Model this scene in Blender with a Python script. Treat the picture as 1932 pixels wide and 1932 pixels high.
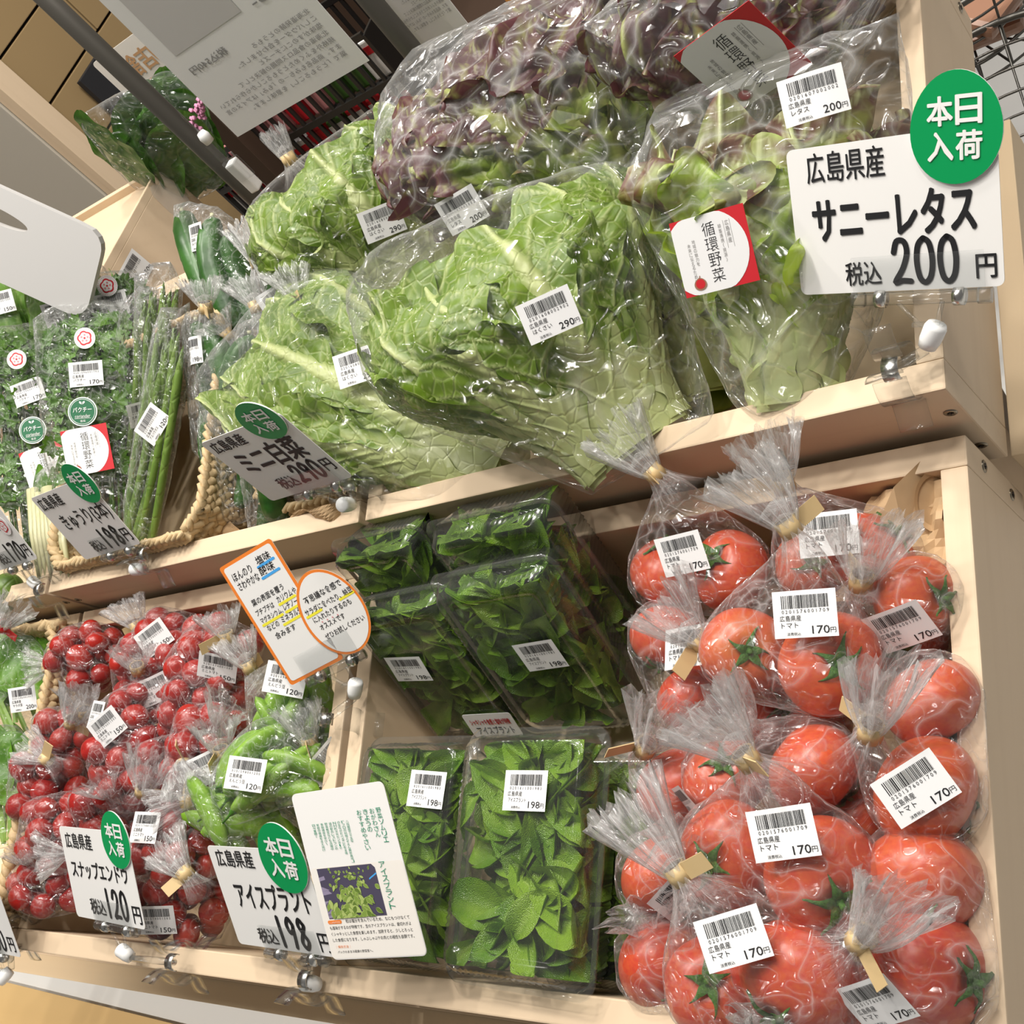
import bpy, bmesh, math, random
import numpy as np
from mathutils import Matrix, Vector, noise

for o in list(bpy.data.objects):
    bpy.data.objects.remove(o, do_unlink=True)
SC = bpy.context.scene
COL = SC.collection
V = Vector
PI = math.pi

# ---------------------------------------------------------------- frame of the display
# Everything on the stand is built in the frame of the tilted crates: x along the
# shelf, y away from the shopper, z out of the open crates (origin: back right
# corner of the tomato crate's opening).  The stand leans 14 degrees towards the aisle.
LEAN = math.radians(14)
WM = Matrix.Translation((0, 0, 0.66)) @ Matrix.Rotation(LEAN, 4, 'X')
# ---------------------------------------------------------------- camera
CAM_P = V((0.22278893, -0.31099454, 0.728))
CR = V((0.77552954, 0.07203802, -0.62718774))
CD = V((-0.16335129, -0.93673737, -0.30957949))
CF = V((-0.60981168, 0.34253997, -0.7147))
FPX = 2141.988
cam = bpy.data.cameras.new('camera')
cam.sensor_width = 36.0
cam.lens = FPX / 1932.0 * 36.0
cam.clip_start = 0.05
cam.clip_end = 60
cam_o = bpy.data.objects.new('camera', cam)
COL.objects.link(cam_o)
B = Matrix(((CR.x, -CD.x, -CF.x), (CR.y, -CD.y, -CF.y), (CR.z, -CD.z, -CF.z))).to_4x4()
cam_o.matrix_world = WM @ Matrix.Translation(CAM_P) @ B
SC.camera = cam_o


def ray(px, py):
    return ((px - 966) / FPX) * CR + ((py - 966) / FPX) * CD + CF


def at(px, py, z=0.0):
    """layout helper: the point of the level z (display frame) seen at a photo position"""
    r = ray(px, py)
    return CAM_P + r * ((z - CAM_P.z) / r.z)


def aty(px, py, y):
    r = ray(px, py)
    return CAM_P + r * ((y - CAM_P.y) / r.y)


def atd(px, py, d):
    return CAM_P + ray(px, py).normalized() * d


# ---------------------------------------------------------------- world and lights
world = bpy.data.worlds.new('shop_ambient')
SC.world = world
world.use_nodes = True
bgn = world.node_tree.nodes['Background']
bgn.inputs[0].default_value = (1.0, 0.965, 0.92, 1)
bgn.inputs[1].default_value = 0.10


def area(name, loc, size, power, target, color=(1, 0.95, 0.88), shape='DISK'):
    l = bpy.data.lights.new(name, 'AREA')
    l.shape = shape
    l.size = size
    l.energy = power
    l.color = color
    o = bpy.data.objects.new(name, l)
    COL.objects.link(o)
    o.location = loc
    d = V(target) - V(loc)
    o.rotation_euler = d.to_track_quat('-Z', 'Y').to_euler()
    return o


# shop ceiling spots (small, bright) and one added soft fill
SPOTS = [((-0.9, 0.2, 2.75), 6.0), ((0.15, 0.45, 2.75), 6.0), ((-0.4, 1.0, 2.7), 7), ((0.9, 0.5, 2.7), 3.2),
         ((-1.7, 0.6, 2.7), 5), ((-0.1, -0.25, 2.8), 2.0), ((-1.2, -0.3, 2.8), 2.0), ((0.4, 0.15, 2.7), 3.0), ((-0.7, 0.6, 2.75), 4.0)]
for i, (p, e) in enumerate(SPOTS):
    area('ceiling_spot_light', p, 0.13, e * 1.22, (-0.45, 0.1, 0.65))
area('overhead_fill_light', (-0.5, 0.75, 2.9), 2.2, 13, (-0.5, 0.3, 0.6), (1, 0.97, 0.93), 'SQUARE')  # wide overhead fill, added to soften shade and brighten reflections on the film
al = bpy.data.lights.new('floor_fill_light', 'SPOT')  # added spot that brightens the floor in front of the stand
al.energy = 150
al.spot_size = math.radians(38)
al.spot_blend = 0.6
al.shadow_soft_size = 0.08
al.color = (1, 0.95, 0.88)
alo = bpy.data.objects.new('floor_fill_light', al)
COL.objects.link(alo)
alo.location = (-1.9, -1.5, 2.75)
alo.rotation_euler = (V((-1.75, -0.55, 0)) - V((-1.9, -1.5, 2.75))).to_track_quat('-Z', 'Y').to_euler()
SC.view_settings.view_transform = 'Standard'
SC.view_settings.look = 'None'
SC.view_settings.exposure = 0.82
SC.view_settings.gamma = 1.0
SC.view_settings.use_curve_mapping = False
SC.cycles.transparent_max_bounces = 24
SC.cycles.max_bounces = 5
SC.cycles.diffuse_bounces = 2
SC.cycles.glossy_bounces = 2
SC.cycles.transmission_bounces = 2
SC.cycles.use_adaptive_sampling = True
SC.cycles.adaptive_threshold = 0.02
SC.cycles.caustics_reflective = False
SC.cycles.caustics_refractive = False
SC.cycles.sample_clamp_indirect = 4.0

# ---------------------------------------------------------------- materials
MATS = {}


def N(nt, t, **kw):
    n = nt.nodes.new(t)
    for k, v in kw.items():
        if k.startswith('i_'):
            key = k[2:].replace('_', ' ')
            n.inputs[key].default_value = v
        else:
            setattr(n, k, v)
    return n


def new_mat(name):
    m = bpy.data.materials.new(name)
    m.use_nodes = True
    nt = m.node_tree
    nt.nodes.clear()
    out = nt.nodes.new('ShaderNodeOutputMaterial')
    MATS[name] = m
    return m, nt, out


def c4(c):
    return (c[0], c[1], c[2], 1.0)


def simple(name, col, rough=0.5, metal=0.0, spec=0.5, coat=0.0, bump=None, sss=0.0):
    m, nt, out = new_mat(name)
    p = N(nt, 'ShaderNodeBsdfPrincipled')
    p.inputs['Base Color'].default_value = c4(col)
    p.inputs['Roughness'].default_value = rough
    p.inputs['Metallic'].default_value = metal
    p.inputs['Specular IOR Level'].default_value = spec
    p.inputs['Coat Weight'].default_value = coat
    if bump:
        tc = N(nt, 'ShaderNodeTexCoord')
        no = N(nt, 'ShaderNodeTexNoise', i_Scale=bump[0], i_Detail=4.0)
        bp = N(nt, 'ShaderNodeBump', i_Strength=bump[1], i_Distance=0.002)
        nt.links.new(tc.outputs['Object'], no.inputs['Vector'])
        nt.links.new(no.outputs['Fac'], bp.inputs['Height'])
        nt.links.new(bp.outputs['Normal'], p.inputs['Normal'])
    nt.links.new(p.outputs[0], out.inputs[0])
    return m


def ramp(nt, fac, stops):
    r = N(nt, 'ShaderNodeValToRGB')
    cr = r.color_ramp
    while len(cr.elements) < len(stops):
        cr.elements.new(0.5)
    for e, (pos, col) in zip(cr.elements, stops):
        e.position = pos
        e.color = c4(col)
    nt.links.new(fac, r.inputs['Fac'])
    return r.outputs['Color']


def wood(name, light, dark, scale=1.0, contrast=1.0, rough=0.55):
    """pine board: grain runs along the board's own x axis"""
    m, nt, out = new_mat(name)
    L = nt.links.new
    tc = N(nt, 'ShaderNodeTexCoord')
    oi = N(nt, 'ShaderNodeObjectInfo')
    mp = N(nt, 'ShaderNodeMapping')
    mp.inputs['Scale'].default_value = (2.2 * scale, 60 * scale, 60 * scale)
    ad = N(nt, 'ShaderNodeVectorMath', operation='ADD')
    sc = N(nt, 'ShaderNodeVectorMath', operation='SCALE')
    sc.inputs['Scale'].default_value = 37.0
    L(oi.outputs['Random'], sc.inputs[0])
    L(tc.outputs['Object'], mp.inputs['Vector'])
    L(mp.outputs[0], ad.inputs[0])
    L(sc.outputs[0], ad.inputs[1])
    n1 = N(nt, 'ShaderNodeTexNoise', i_Scale=1.0, i_Detail=5.0, i_Roughness=0.6, i_Distortion=0.6)
    L(ad.outputs[0], n1.inputs['Vector'])
    mp2 = N(nt, 'ShaderNodeMapping')
    mp2.inputs['Scale'].default_value = (3.0 * scale, 16 * scale, 16 * scale)
    ad2 = N(nt, 'ShaderNodeVectorMath', operation='ADD')
    L(tc.outputs['Object'], mp2.inputs['Vector'])
    L(mp2.outputs[0], ad2.inputs[0])
    L(sc.outputs[0], ad2.inputs[1])
    wv = N(nt, 'ShaderNodeTexWave', wave_type='RINGS', rings_direction='X')
    wv.inputs['Scale'].default_value = 0.9
    wv.inputs['Distortion'].default_value = 3.5
    wv.inputs['Detail'].default_value = 2.0
    wv.inputs['Detail Scale'].default_value = 0.8
    L(ad2.outputs[0], wv.inputs['Vector'])
    mx = N(nt, 'ShaderNodeMath', operation='MULTIPLY_ADD')
    mx.inputs[1].default_value = 0.10
    L(wv.outputs['Fac'], mx.inputs[0])
    mul = N(nt, 'ShaderNodeMath', operation='MULTIPLY')
    mul.inputs[1].default_value = 0.62
    L(n1.outputs['Fac'], mul.inputs[0])
    L(mul.outputs[0], mx.inputs[2])
    mid = tuple((a + b) / 2 for a, b in zip(light, dark))
    k = 0.5 / contrast
    col = ramp(nt, mx.outputs[0], [(0.5 - 0.32 * k, light), (0.52, tuple(l * .8 + d * .2 for l, d in zip(light, mid))), (0.5 + 0.5 * k, dark)])
    p = N(nt, 'ShaderNodeBsdfPrincipled')
    p.inputs['Roughness'].default_value = rough
    p.inputs['Specular IOR Level'].default_value = 0.3
    L(col, p.inputs['Base Color'])
    bp = N(nt, 'ShaderNodeBump', i_Strength=0.12, i_Distance=0.001)
    L(mx.outputs[0], bp.inputs['Height'])
    L(bp.outputs['Normal'], p.inputs['Normal'])
    L(p.outputs[0], out.inputs[0])
    return m


def film(name, h0, h1, refl, crinkle, cscale, rough=0.2, stretch=None, edge=0.5):
    """clear cellophane: see-through, a thin reflecting skin, sharp creases, milky along the creases and edges"""
    m, nt, out = new_mat(name)
    L = nt.links.new

    def math_(op, a, b=None, c=None, clamp=False):
        n = N(nt, 'ShaderNodeMath', operation=op, use_clamp=clamp)
        for i, x in enumerate((a, b, c)):
            if x is None:
                continue
            if isinstance(x, (int, float)):
                n.inputs[i].default_value = x
            else:
                L(x, n.inputs[i])
        return n.outputs[0]
    tc = N(nt, 'ShaderNodeTexCoord')
    src = tc.outputs['Object']
    if stretch:
        mp = N(nt, 'ShaderNodeMapping')
        mp.inputs['Scale'].default_value = stretch
        L(tc.outputs['UV'], mp.inputs['Vector'])
        src = mp.outputs[0]

    def crease(sc, po, off):
        ad = N(nt, 'ShaderNodeVectorMath', operation='ADD')
        ad.inputs[1].default_value = (off, off * 2.1, -off)
        L(src, ad.inputs[0])
        n = N(nt, 'ShaderNodeTexNoise', i_Scale=sc, i_Detail=1.2, i_Distortion=0.8)
        L(ad.outputs[0], n.inputs['Vector'])
        d = math_('ABSOLUTE', math_('MULTIPLY_ADD', n.outputs['Fac'], 2.0, -1.0))
        return math_('POWER', math_('SUBTRACT', 1.0, d, None, True), po)
    c1 = crease(cscale, 34.0 if not stretch else 14.0, 0.0)
    c2 = crease(cscale * 2.3, 24.0 if not stretch else 10.0, 7.3)
    v1 = N(nt, 'ShaderNodeTexVoronoi', feature='F1', distance='MANHATTAN')
    v1.inputs['Scale'].default_value = cscale * 0.9
    mq = N(nt, 'ShaderNodeMapping')
    mq.inputs['Rotation'].default_value = (0.6, 0.9, 0.4)
    mq.inputs['Scale'].default_value = (1.0, 2.6, 1.3)
    L(src, mq.inputs['Vector'])
    L(mq.outputs[0], v1.inputs['Vector'])
    cc = math_('MULTIPLY_ADD', c2, 0.6, c1)
    h = math_('MULTIPLY_ADD', v1.outputs['Distance'], 0.55, math_('MULTIPLY', cc, 0.5))
    bp = N(nt, 'ShaderNodeBump')
    bp.inputs['Strength'].default_value = crinkle
    bp.inputs['Distance'].default_value = 0.35 / cscale if not stretch else 0.01
    L(h, bp.inputs['Height'])
    lw = N(nt, 'ShaderNodeLayerWeight')
    lw.inputs['Blend'].default_value = 0.3
    gl = N(nt, 'ShaderNodeBsdfGlossy')
    gl.inputs['Roughness'].default_value = rough
    L(bp.outputs['Normal'], gl.inputs['Normal'])
    tr = N(nt, 'ShaderNodeBsdfTransparent')
    df = N(nt, 'ShaderNodeBsdfDiffuse')
    df.inputs['Color'].default_value = (0.95, 0.95, 0.95, 1)
    tl = N(nt, 'ShaderNodeBsdfTranslucent')
    tl.inputs['Color'].default_value = (0.95, 0.95, 0.95, 1)
    ms = N(nt, 'ShaderNodeMixShader')
    ms.inputs[0].default_value = 0.4
    L(df.outputs[0], ms.inputs[1])
    L(tl.outputs[0], ms.inputs[2])
    pw = math_('POWER', lw.outputs['Facing'], 3.0)
    hz = math_('MULTIPLY_ADD', pw, edge, math_('MULTIPLY_ADD', cc, h1, h0), True)
    rf = math_('MULTIPLY_ADD', pw, 0.7, refl, True)
    if stretch:
        # the gathers run out towards the body of the bag
        sx = N(nt, 'ShaderNodeSeparateXYZ')
        L(tc.outputs['UV'], sx.inputs[0])
        fd = math_('POWER', math_('ADD', sx.outputs['Y'], 1.0, None, True), 1.3)
        hz = math_('MULTIPLY', hz, fd)
        rf = math_('MULTIPLY', rf, fd)
    m1 = N(nt, 'ShaderNodeMixShader')
    L(hz, m1.inputs[0])
    L(tr.outputs[0], m1.inputs[1])
    L(ms.outputs[0], m1.inputs[2])
    m2 = N(nt, 'ShaderNodeMixShader')
    L(rf, m2.inputs[0])
    L(m1.outputs[0], m2.inputs[1])
    L(gl.outputs[0], m2.inputs[2])
    L(m2.outputs[0], out.inputs[0])
    return m


def clear_plastic(name, tint=(0.97, 0.98, 0.98), refl=0.05, edge=0.75, rough=0.06, bump=0.0, milk=0.0):
    m, nt, out = new_mat(name)
    L = nt.links.new
    lw = N(nt, 'ShaderNodeLayerWeight')
    lw.inputs['Blend'].default_value = 0.3
    pw = N(nt, 'ShaderNodeMath', operation='POWER')
    pw.inputs[1].default_value = 3.0
    L(lw.outputs['Facing'], pw.inputs[0])
    rf = N(nt, 'ShaderNodeMath', operation='MULTIPLY_ADD', use_clamp=True)
    rf.inputs[1].default_value = edge
    rf.inputs[2].default_value = refl
    L(pw.outputs[0], rf.inputs[0])
    gl = N(nt, 'ShaderNodeBsdfGlossy')
    gl.inputs['Roughness'].default_value = rough
    tr = N(nt, 'ShaderNodeBsdfTransparent')
    tr.inputs['Color'].default_value = c4(tint)
    if bump:
        tc = N(nt, 'ShaderNodeTexCoord')
        no = N(nt, 'ShaderNodeTexNoise', i_Scale=35.0, i_Detail=1.0)
        bp = N(nt, 'ShaderNodeBump', i_Strength=bump, i_Distance=0.01)
        L(tc.outputs['Object'], no.inputs['Vector'])
        L(no.outputs['Fac'], bp.inputs['Height'])
        L(bp.outputs['Normal'], gl.inputs['Normal'])
    tcx = N(nt, 'ShaderNodeMix', data_type='RGBA')
    L(pw.outputs[0], tcx.inputs[0])
    tcx.inputs[6].default_value = c4(tint)
    tcx.inputs[7].default_value = (0.42, 0.44, 0.43, 1)
    L(tcx.outputs[2], tr.inputs['Color'])
    df = N(nt, 'ShaderNodeBsdfDiffuse')
    df.inputs['Color'].default_value = (0.92, 0.92, 0.9, 1)
    m0 = N(nt, 'ShaderNodeMixShader')
    mk = N(nt, 'ShaderNodeMath', operation='MULTIPLY_ADD', use_clamp=True)
    mk.inputs[1].default_value = milk * 5
    mk.inputs[2].default_value = milk
    L(pw.outputs[0], mk.inputs[0])
    L(mk.outputs[0], m0.inputs[0])
    L(tr.outputs[0], m0.inputs[1])
    L(df.outputs[0], m0.inputs[2])
    m2 = N(nt, 'ShaderNodeMixShader')
    L(rf.outputs[0], m2.inputs[0])
    L(m0.outputs[0], m2.inputs[1])
    L(gl.outputs[0], m2.inputs[2])
    L(m2.outputs[0], out.inputs[0])
    return m


def leaf(name, blade, vein, deep, spec=0.45, rough=0.38, net=38.0, tipcol=None, tipstart=0.55, trans=0.25, grain=0.0, netw=0.4):
    """leaf blade with paler veins (attribute 'vein'), a fine net between them and an optional tip colour (attribute 'tip')"""
    m, nt, out = new_mat(name)
    L = nt.links.new
    uv = N(nt, 'ShaderNodeTexCoord')
    at_ = N(nt, 'ShaderNodeAttribute', attribute_name='vein')
    vo = N(nt, 'ShaderNodeTexVoronoi', feature='DISTANCE_TO_EDGE')
    vo.inputs['Scale'].default_value = net
    L(uv.outputs['Object'], vo.inputs['Vector'])
    mr = N(nt, 'ShaderNodeMapRange')
    mr.inputs['From Min'].default_value = 0.0
    mr.inputs['From Max'].default_value = 0.09
    mr.inputs['To Min'].default_value = netw
    mr.inputs['To Max'].default_value = 0.0
    L(vo.outputs['Distance'], mr.inputs['Value'])
    mxm = N(nt, 'ShaderNodeMath', operation='MAXIMUM')
    L(at_.outputs['Fac'], mxm.inputs[0])
    L(mr.outputs[0], mxm.inputs[1])
    no = N(nt, 'ShaderNodeTexNoise', i_Scale=22.0, i_Detail=4.0)
    L(uv.outputs['Object'], no.inputs['Vector'])
    basec = ramp(nt, no.outputs['Fac'], [(0.36, deep), (0.62, blade)])
    cur = basec
    if tipcol is not None:
        a2 = N(nt, 'ShaderNodeAttribute', attribute_name='tip')
        ns = N(nt, 'ShaderNodeTexNoise', i_Scale=26.0, i_Detail=3.0)
        L(uv.outputs['Object'], ns.inputs['Vector'])
        ma = N(nt, 'ShaderNodeMath', operation='MULTIPLY_ADD')
        ma.inputs[1].default_value = 0.9
        L(ns.outputs['Fac'], ma.inputs[0])
        sub = N(nt, 'ShaderNodeMath', operation='SUBTRACT')
        L(a2.outputs['Fac'], sub.inputs[0])
        sub.inputs[1].default_value = 0.45
        L(sub.outputs[0], ma.inputs[2])
        mrt = N(nt, 'ShaderNodeMapRange')
        mrt.inputs['From Min'].default_value = tipstart
        mrt.inputs['From Max'].default_value = tipstart + 0.22
        L(ma.outputs[0], mrt.inputs['Value'])
        mc = N(nt, 'ShaderNodeMix', data_type='RGBA')
        L(mrt.outputs[0], mc.inputs[0])
        L(cur, mc.inputs[6])
        mc.inputs[7].default_value = c4(tipcol)
        cur = mc.outputs[2]
    mv = N(nt, 'ShaderNodeMix', data_type='RGBA')
    L(mxm.outputs[0], mv.inputs[0])
    L(cur, mv.inputs[6])
    mv.inputs[7].default_value = c4(vein)
    p = N(nt, 'ShaderNodeBsdfPrincipled')
    p.inputs['Roughness'].default_value = rough
    p.inputs['Specular IOR Level'].default_value = spec
    L(mv.outputs[2], p.inputs['Base Color'])
    bp = N(nt, 'ShaderNodeBump', i_Strength=0.45, i_Distance=0.003)
    hh = N(nt, 'ShaderNodeMath', operation='SUBTRACT')
    L(no.outputs['Fac'], hh.inputs[0])
    L(mr.outputs[0], hh.inputs[1])
    src = hh.outputs[0]
    if grain:
        vg = N(nt, 'ShaderNodeTexVoronoi', feature='F1')
        vg.inputs['Scale'].default_value = 1100.0
        L(uv.outputs['Object'], vg.inputs['Vector'])
        h2 = N(nt, 'ShaderNodeMath', operation='MULTIPLY_ADD')
        h2.inputs[1].default_value = -grain
        L(vg.outputs['Distance'], h2.inputs[0])
        L(src, h2.inputs[2])
        src = h2.outputs[0]
    L(src, bp.inputs['Height'])
    L(bp.outputs['Normal'], p.inputs['Normal'])
    tl = N(nt, 'ShaderNodeBsdfTranslucent')
    L(mv.outputs[2], tl.inputs['Color'])
    ms = N(nt, 'ShaderNodeMixShader')
    ms.inputs[0].default_value = trans
    L(p.outputs[0], ms.inputs[1])
    L(tl.outputs[0], ms.inputs[2])
    L(ms.outputs[0], out.inputs[0])
    return m


wood('pine', (0.74, 0.575, 0.40), (0.49, 0.33, 0.19), 1.0, 1.2)
wood('pine_pale', (0.74, 0.58, 0.38), (0.54, 0.37, 0.20), 0.8)
wood('plank_oak', (0.34, 0.235, 0.115), (0.13, 0.075, 0.03), 0.35, 1.5)
wood('plywood', (0.62, 0.42, 0.19), (0.42, 0.25, 0.09), 0.3, 1.2)
simple('paper_white', (0.90, 0.89, 0.87), 0.45, spec=0.4)
simple('label_white', (0.90, 0.90, 0.90), 0.4, spec=0.4)
simple('leaflet_cream', (0.90, 0.86, 0.80), 0.5)
simple('ink', (0.012, 0.012, 0.014), 0.5)
simple('ink_grey', (0.33, 0.32, 0.31), 0.6)
simple('photo_grey', (0.62, 0.60, 0.585), 0.6)
simple('ink_green', (0.03, 0.30, 0.17), 0.5)
simple('ink_orange', (0.90, 0.24, 0.03), 0.5)
simple('ink_tan', (0.62, 0.36, 0.18), 0.6)
simple('marker_yellow', (0.95, 0.86, 0.05), 0.5)
simple('marker_blue', (0.07, 0.40, 0.88), 0.5)
simple('ink_red', (0.62, 0.02, 0.03), 0.45)
simple('ink_rose', (0.72, 0.30, 0.32), 0.45)
simple('sticker_green', (0.0, 0.32, 0.09), 0.32, spec=0.5)
simple('seal_green', (0.03, 0.17, 0.08), 0.35)
simple('tape', (0.72, 0.53, 0.27), 0.45)
simple('tape_red', (0.70, 0.015, 0.02), 0.4)
simple('kraft', (0.56, 0.38, 0.21), 0.7, bump=(30, 0.4))
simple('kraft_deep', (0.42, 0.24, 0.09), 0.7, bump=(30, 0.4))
simple('cardboard', (0.60, 0.44, 0.28), 0.8)
simple('straw', (0.60, 0.44, 0.24), 0.65, bump=(120, 0.6))
simple('straw_dark', (0.33, 0.20, 0.08), 0.7, bump=(120, 0.6))
simple('metal', (0.62, 0.61, 0.58), 0.25, 1.0)
simple('screw', (0.30, 0.26, 0.20), 0.35, 1.0)
simple('screw_dark', (0.03, 0.02, 0.015), 0.6)
simple('pole_grey', (0.085, 0.078, 0.066), 0.42, 0.3)
simple('wire_dark', (0.10, 0.095, 0.085), 0.35, 0.7)
simple('white_plastic', (0.60, 0.59, 0.58), 0.35)
simple('knuckle_white', (0.88, 0.88, 0.87), 0.3)
simple('black_plastic', (0.012, 0.011, 0.010), 0.4)
simple('slate', (0.018, 0.018, 0.021), 0.6)
simple('rack_brown', (0.055, 0.032, 0.020), 0.55)
simple('panel_beige', (0.52, 0.48, 0.41), 0.6)
simple('floor_white', (0.70, 0.69, 0.665), 0.55, bump=(6, 0.25))
simple('shop_wall', (0.30, 0.27, 0.23), 0.7)
simple('print_dark', (0.075, 0.065, 0.11), 0.5)
simple('print_lilac', (0.30, 0.26, 0.38), 0.5)
simple('print_green', (0.22, 0.33, 0.06), 0.5)
simple('print_lime', (0.42, 0.52, 0.16), 0.5)
simple('print_deep', (0.12, 0.20, 0.03), 0.5)
simple('pink_flower', (0.60, 0.25, 0.40), 0.6)
for nm, cc in (('pack_red', (0.55, 0.02, 0.03)), ('pack_pink', (0.62, 0.26, 0.27)), ('pack_white', (0.78, 0.76, 0.74)),
               ('pack_green', (0.05, 0.12, 0.025)), ('pack_yellow', (0.90, 0.72, 0.03)), ('pack_brown', (0.36, 0.19, 0.12)), ('pack_orange', (0.62, 0.27, 0.06))):
    simple(nm, cc, 0.35)
film('film', 0.020, 0.30, 0.09, 1.0, 24.0, 0.13)
film('film_tight', 0.012, 0.24, 0.08, 0.9, 34.0, 0.13)
film('film_big', 0.004, 0.075, 0.05, 1.0, 14.0, 0.13)
film('film_loose', 0.015, 0.30, 0.085, 1.0, 13.0, 0.13)
film('film_neck', 0.10, 0.40, 0.10, 0.6, 4.0, 0.25, (6.0, 0.25, 1.0), 0.35)
clear_plastic('clam_plastic', (0.965, 0.97, 0.96), 0.06, 1.1, 0.12, 0.10, 0.02)
clear_plastic('clip_plastic', (0.98, 0.985, 0.985), 0.03, 1.0, 0.14, 0.0, 0.012)
clear_plastic('sleeve_plastic', (0.95, 0.96, 0.96), 0.05, 0.6, 0.05)
leaf('napa_leaf', (0.19, 0.305, 0.022), (0.60, 0.67, 0.29), (0.10, 0.19, 0.008), net=70, netw=0.28, tipcol=(0.84, 0.85, 0.66), tipstart=0.42)
leaf('napa_core', (0.80, 0.82, 0.58), (0.88, 0.88, 0.72), (0.68, 0.74, 0.42), net=30, trans=0.15)
leaf('lettuce_leaf', (0.44, 0.61, 0.055), (0.74, 0.82, 0.40), (0.22, 0.39, 0.012), net=55, netw=0.12, tipcol=(0.17, 0.075, 0.045), tipstart=0.72)
leaf('red_lettuce', (0.30, 0.42, 0.045), (0.42, 0.46, 0.13), (0.13, 0.20, 0.012), net=55, netw=0.10, tipcol=(0.12, 0.045, 0.05), tipstart=0.42)
leaf('ice_leaf', (0.30, 0.50, 0.035), (0.46, 0.64, 0.12), (0.12, 0.29, 0.008), net=20, netw=0.0, trans=0.3, rough=0.2, spec=0.7, grain=1.2)
leaf('komatsuna_leaf', (0.22, 0.42, 0.07), (0.42, 0.58, 0.20), (0.12, 0.28, 0.03), net=34)
leaf('dark_leaf', (0.07, 0.20, 0.02), (0.16, 0.30, 0.06), (0.025, 0.10, 0.008), net=34)
leaf('coriander_leaf', (0.12, 0.28, 0.025), (0.20, 0.36, 0.06), (0.045, 0.15, 0.008), net=60, netw=0.15)
leaf('salad_leaf', (0.15, 0.37, 0.02), (0.30, 0.50, 0.09), (0.07, 0.23, 0.008), net=34, netw=0.15)
leaf('pea_pod', (0.30, 0.55, 0.045), (0.36, 0.60, 0.09), (0.20, 0.44, 0.025), net=18, rough=0.3)
leaf('cuke_skin', (0.030, 0.115, 0.012), (0.09, 0.24, 0.04), (0.010, 0.055, 0.006), net=60, netw=0.0, trans=0.0, rough=0.33)
leaf('asparagus_skin', (0.17, 0.27, 0.05), (0.20, 0.28, 0.07), (0.09, 0.17, 0.025), net=40, trans=0.05)
leaf('stem_pale', (0.66, 0.64, 0.40), (0.72, 0.70, 0.48), (0.56, 0.56, 0.30), net=20, trans=0.1)
leaf('calyx', (0.07, 0.20, 0.02), (0.12, 0.27, 0.04), (0.03, 0.10, 0.01), net=60, trans=0.05)


def tomato_mat(name, red, orange, shoulder):
    m, nt, out = new_mat(name)
    L = nt.links.new
    tc = N(nt, 'ShaderNodeTexCoord')
    oi = N(nt, 'ShaderNodeObjectInfo')
    no = N(nt, 'ShaderNodeTexNoise', i_Scale=9.0, i_Detail=2.0)
    L(tc.outputs['Object'], no.inputs['Vector'])
    ad = N(nt, 'ShaderNodeMath', operation='MULTIPLY_ADD')
    ad.inputs[1].default_value = 0.35
    L(oi.outputs['Random'], ad.inputs[0])
    L(no.outputs['Fac'], ad.inputs[2])
    col = ramp(nt, ad.outputs[0], [(0.35, red), (0.9, orange)])
    sp = N(nt, 'ShaderNodeTexNoise', i_Scale=650.0, i_Detail=1.0)
    L(tc.outputs['Object'], sp.inputs['Vector'])
    p = N(nt, 'ShaderNodeBsdfPrincipled')
    p.inputs['Roughness'].default_value = 0.28
    p.inputs['Specular IOR Level'].default_value = 0.5
    a2 = N(nt, 'ShaderNodeAttribute', attribute_name='tip')
    mc = N(nt, 'ShaderNodeMix', data_type='RGBA')
    L(a2.outputs['Fac'], mc.inputs[0])
    L(col, mc.inputs[6])
    mc.inputs[7].default_value = c4(shoulder)
    L(mc.outputs[2], p.inputs['Base Color'])
    p.inputs['Subsurface Weight'].default_value = 0.0
    bp = N(nt, 'ShaderNodeBump', i_Strength=0.03, i_Distance=0.001)
    L(sp.outputs['Fac'], bp.inputs['Height'])
    L(bp.outputs['Normal'], p.inputs['Normal'])
    L(p.outputs[0], out.inputs[0])


tomato_mat('tomato_skin', (0.58, 0.055, 0.032), (0.66, 0.12, 0.035), (0.62, 0.20, 0.05))
tomato_mat('cherry_skin', (0.33, 0.010, 0.012), (0.43, 0.025, 0.014), (0.33, 0.010, 0.012))

# ---------------------------------------------------------------- object helpers


def mesh_from(name, verts, faces, mats=(), smooth=True, attrs=None, mat_idx=None, uvs=None):
    me = bpy.data.meshes.new(name)
    me.from_pydata([tuple(v) for v in verts], [], faces)
    for m in mats:
        me.materials.append(MATS[m])
    if mat_idx is not None:
        me.polygons.foreach_set('material_index', mat_idx)
    if smooth:
        me.polygons.foreach_set('use_smooth', [True] * len(me.polygons))
    if attrs:
        for k, vals in attrs.items():
            a = me.attributes.new(k, 'FLOAT', 'POINT')
            a.data.foreach_set('value', list(vals))
    if uvs is not None:
        ul = me.uv_layers.new(name='uv')
        for lp in me.loops:
            ul.data[lp.index].uv = uvs[lp.vertex_index]
    me.update()
    return me


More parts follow.
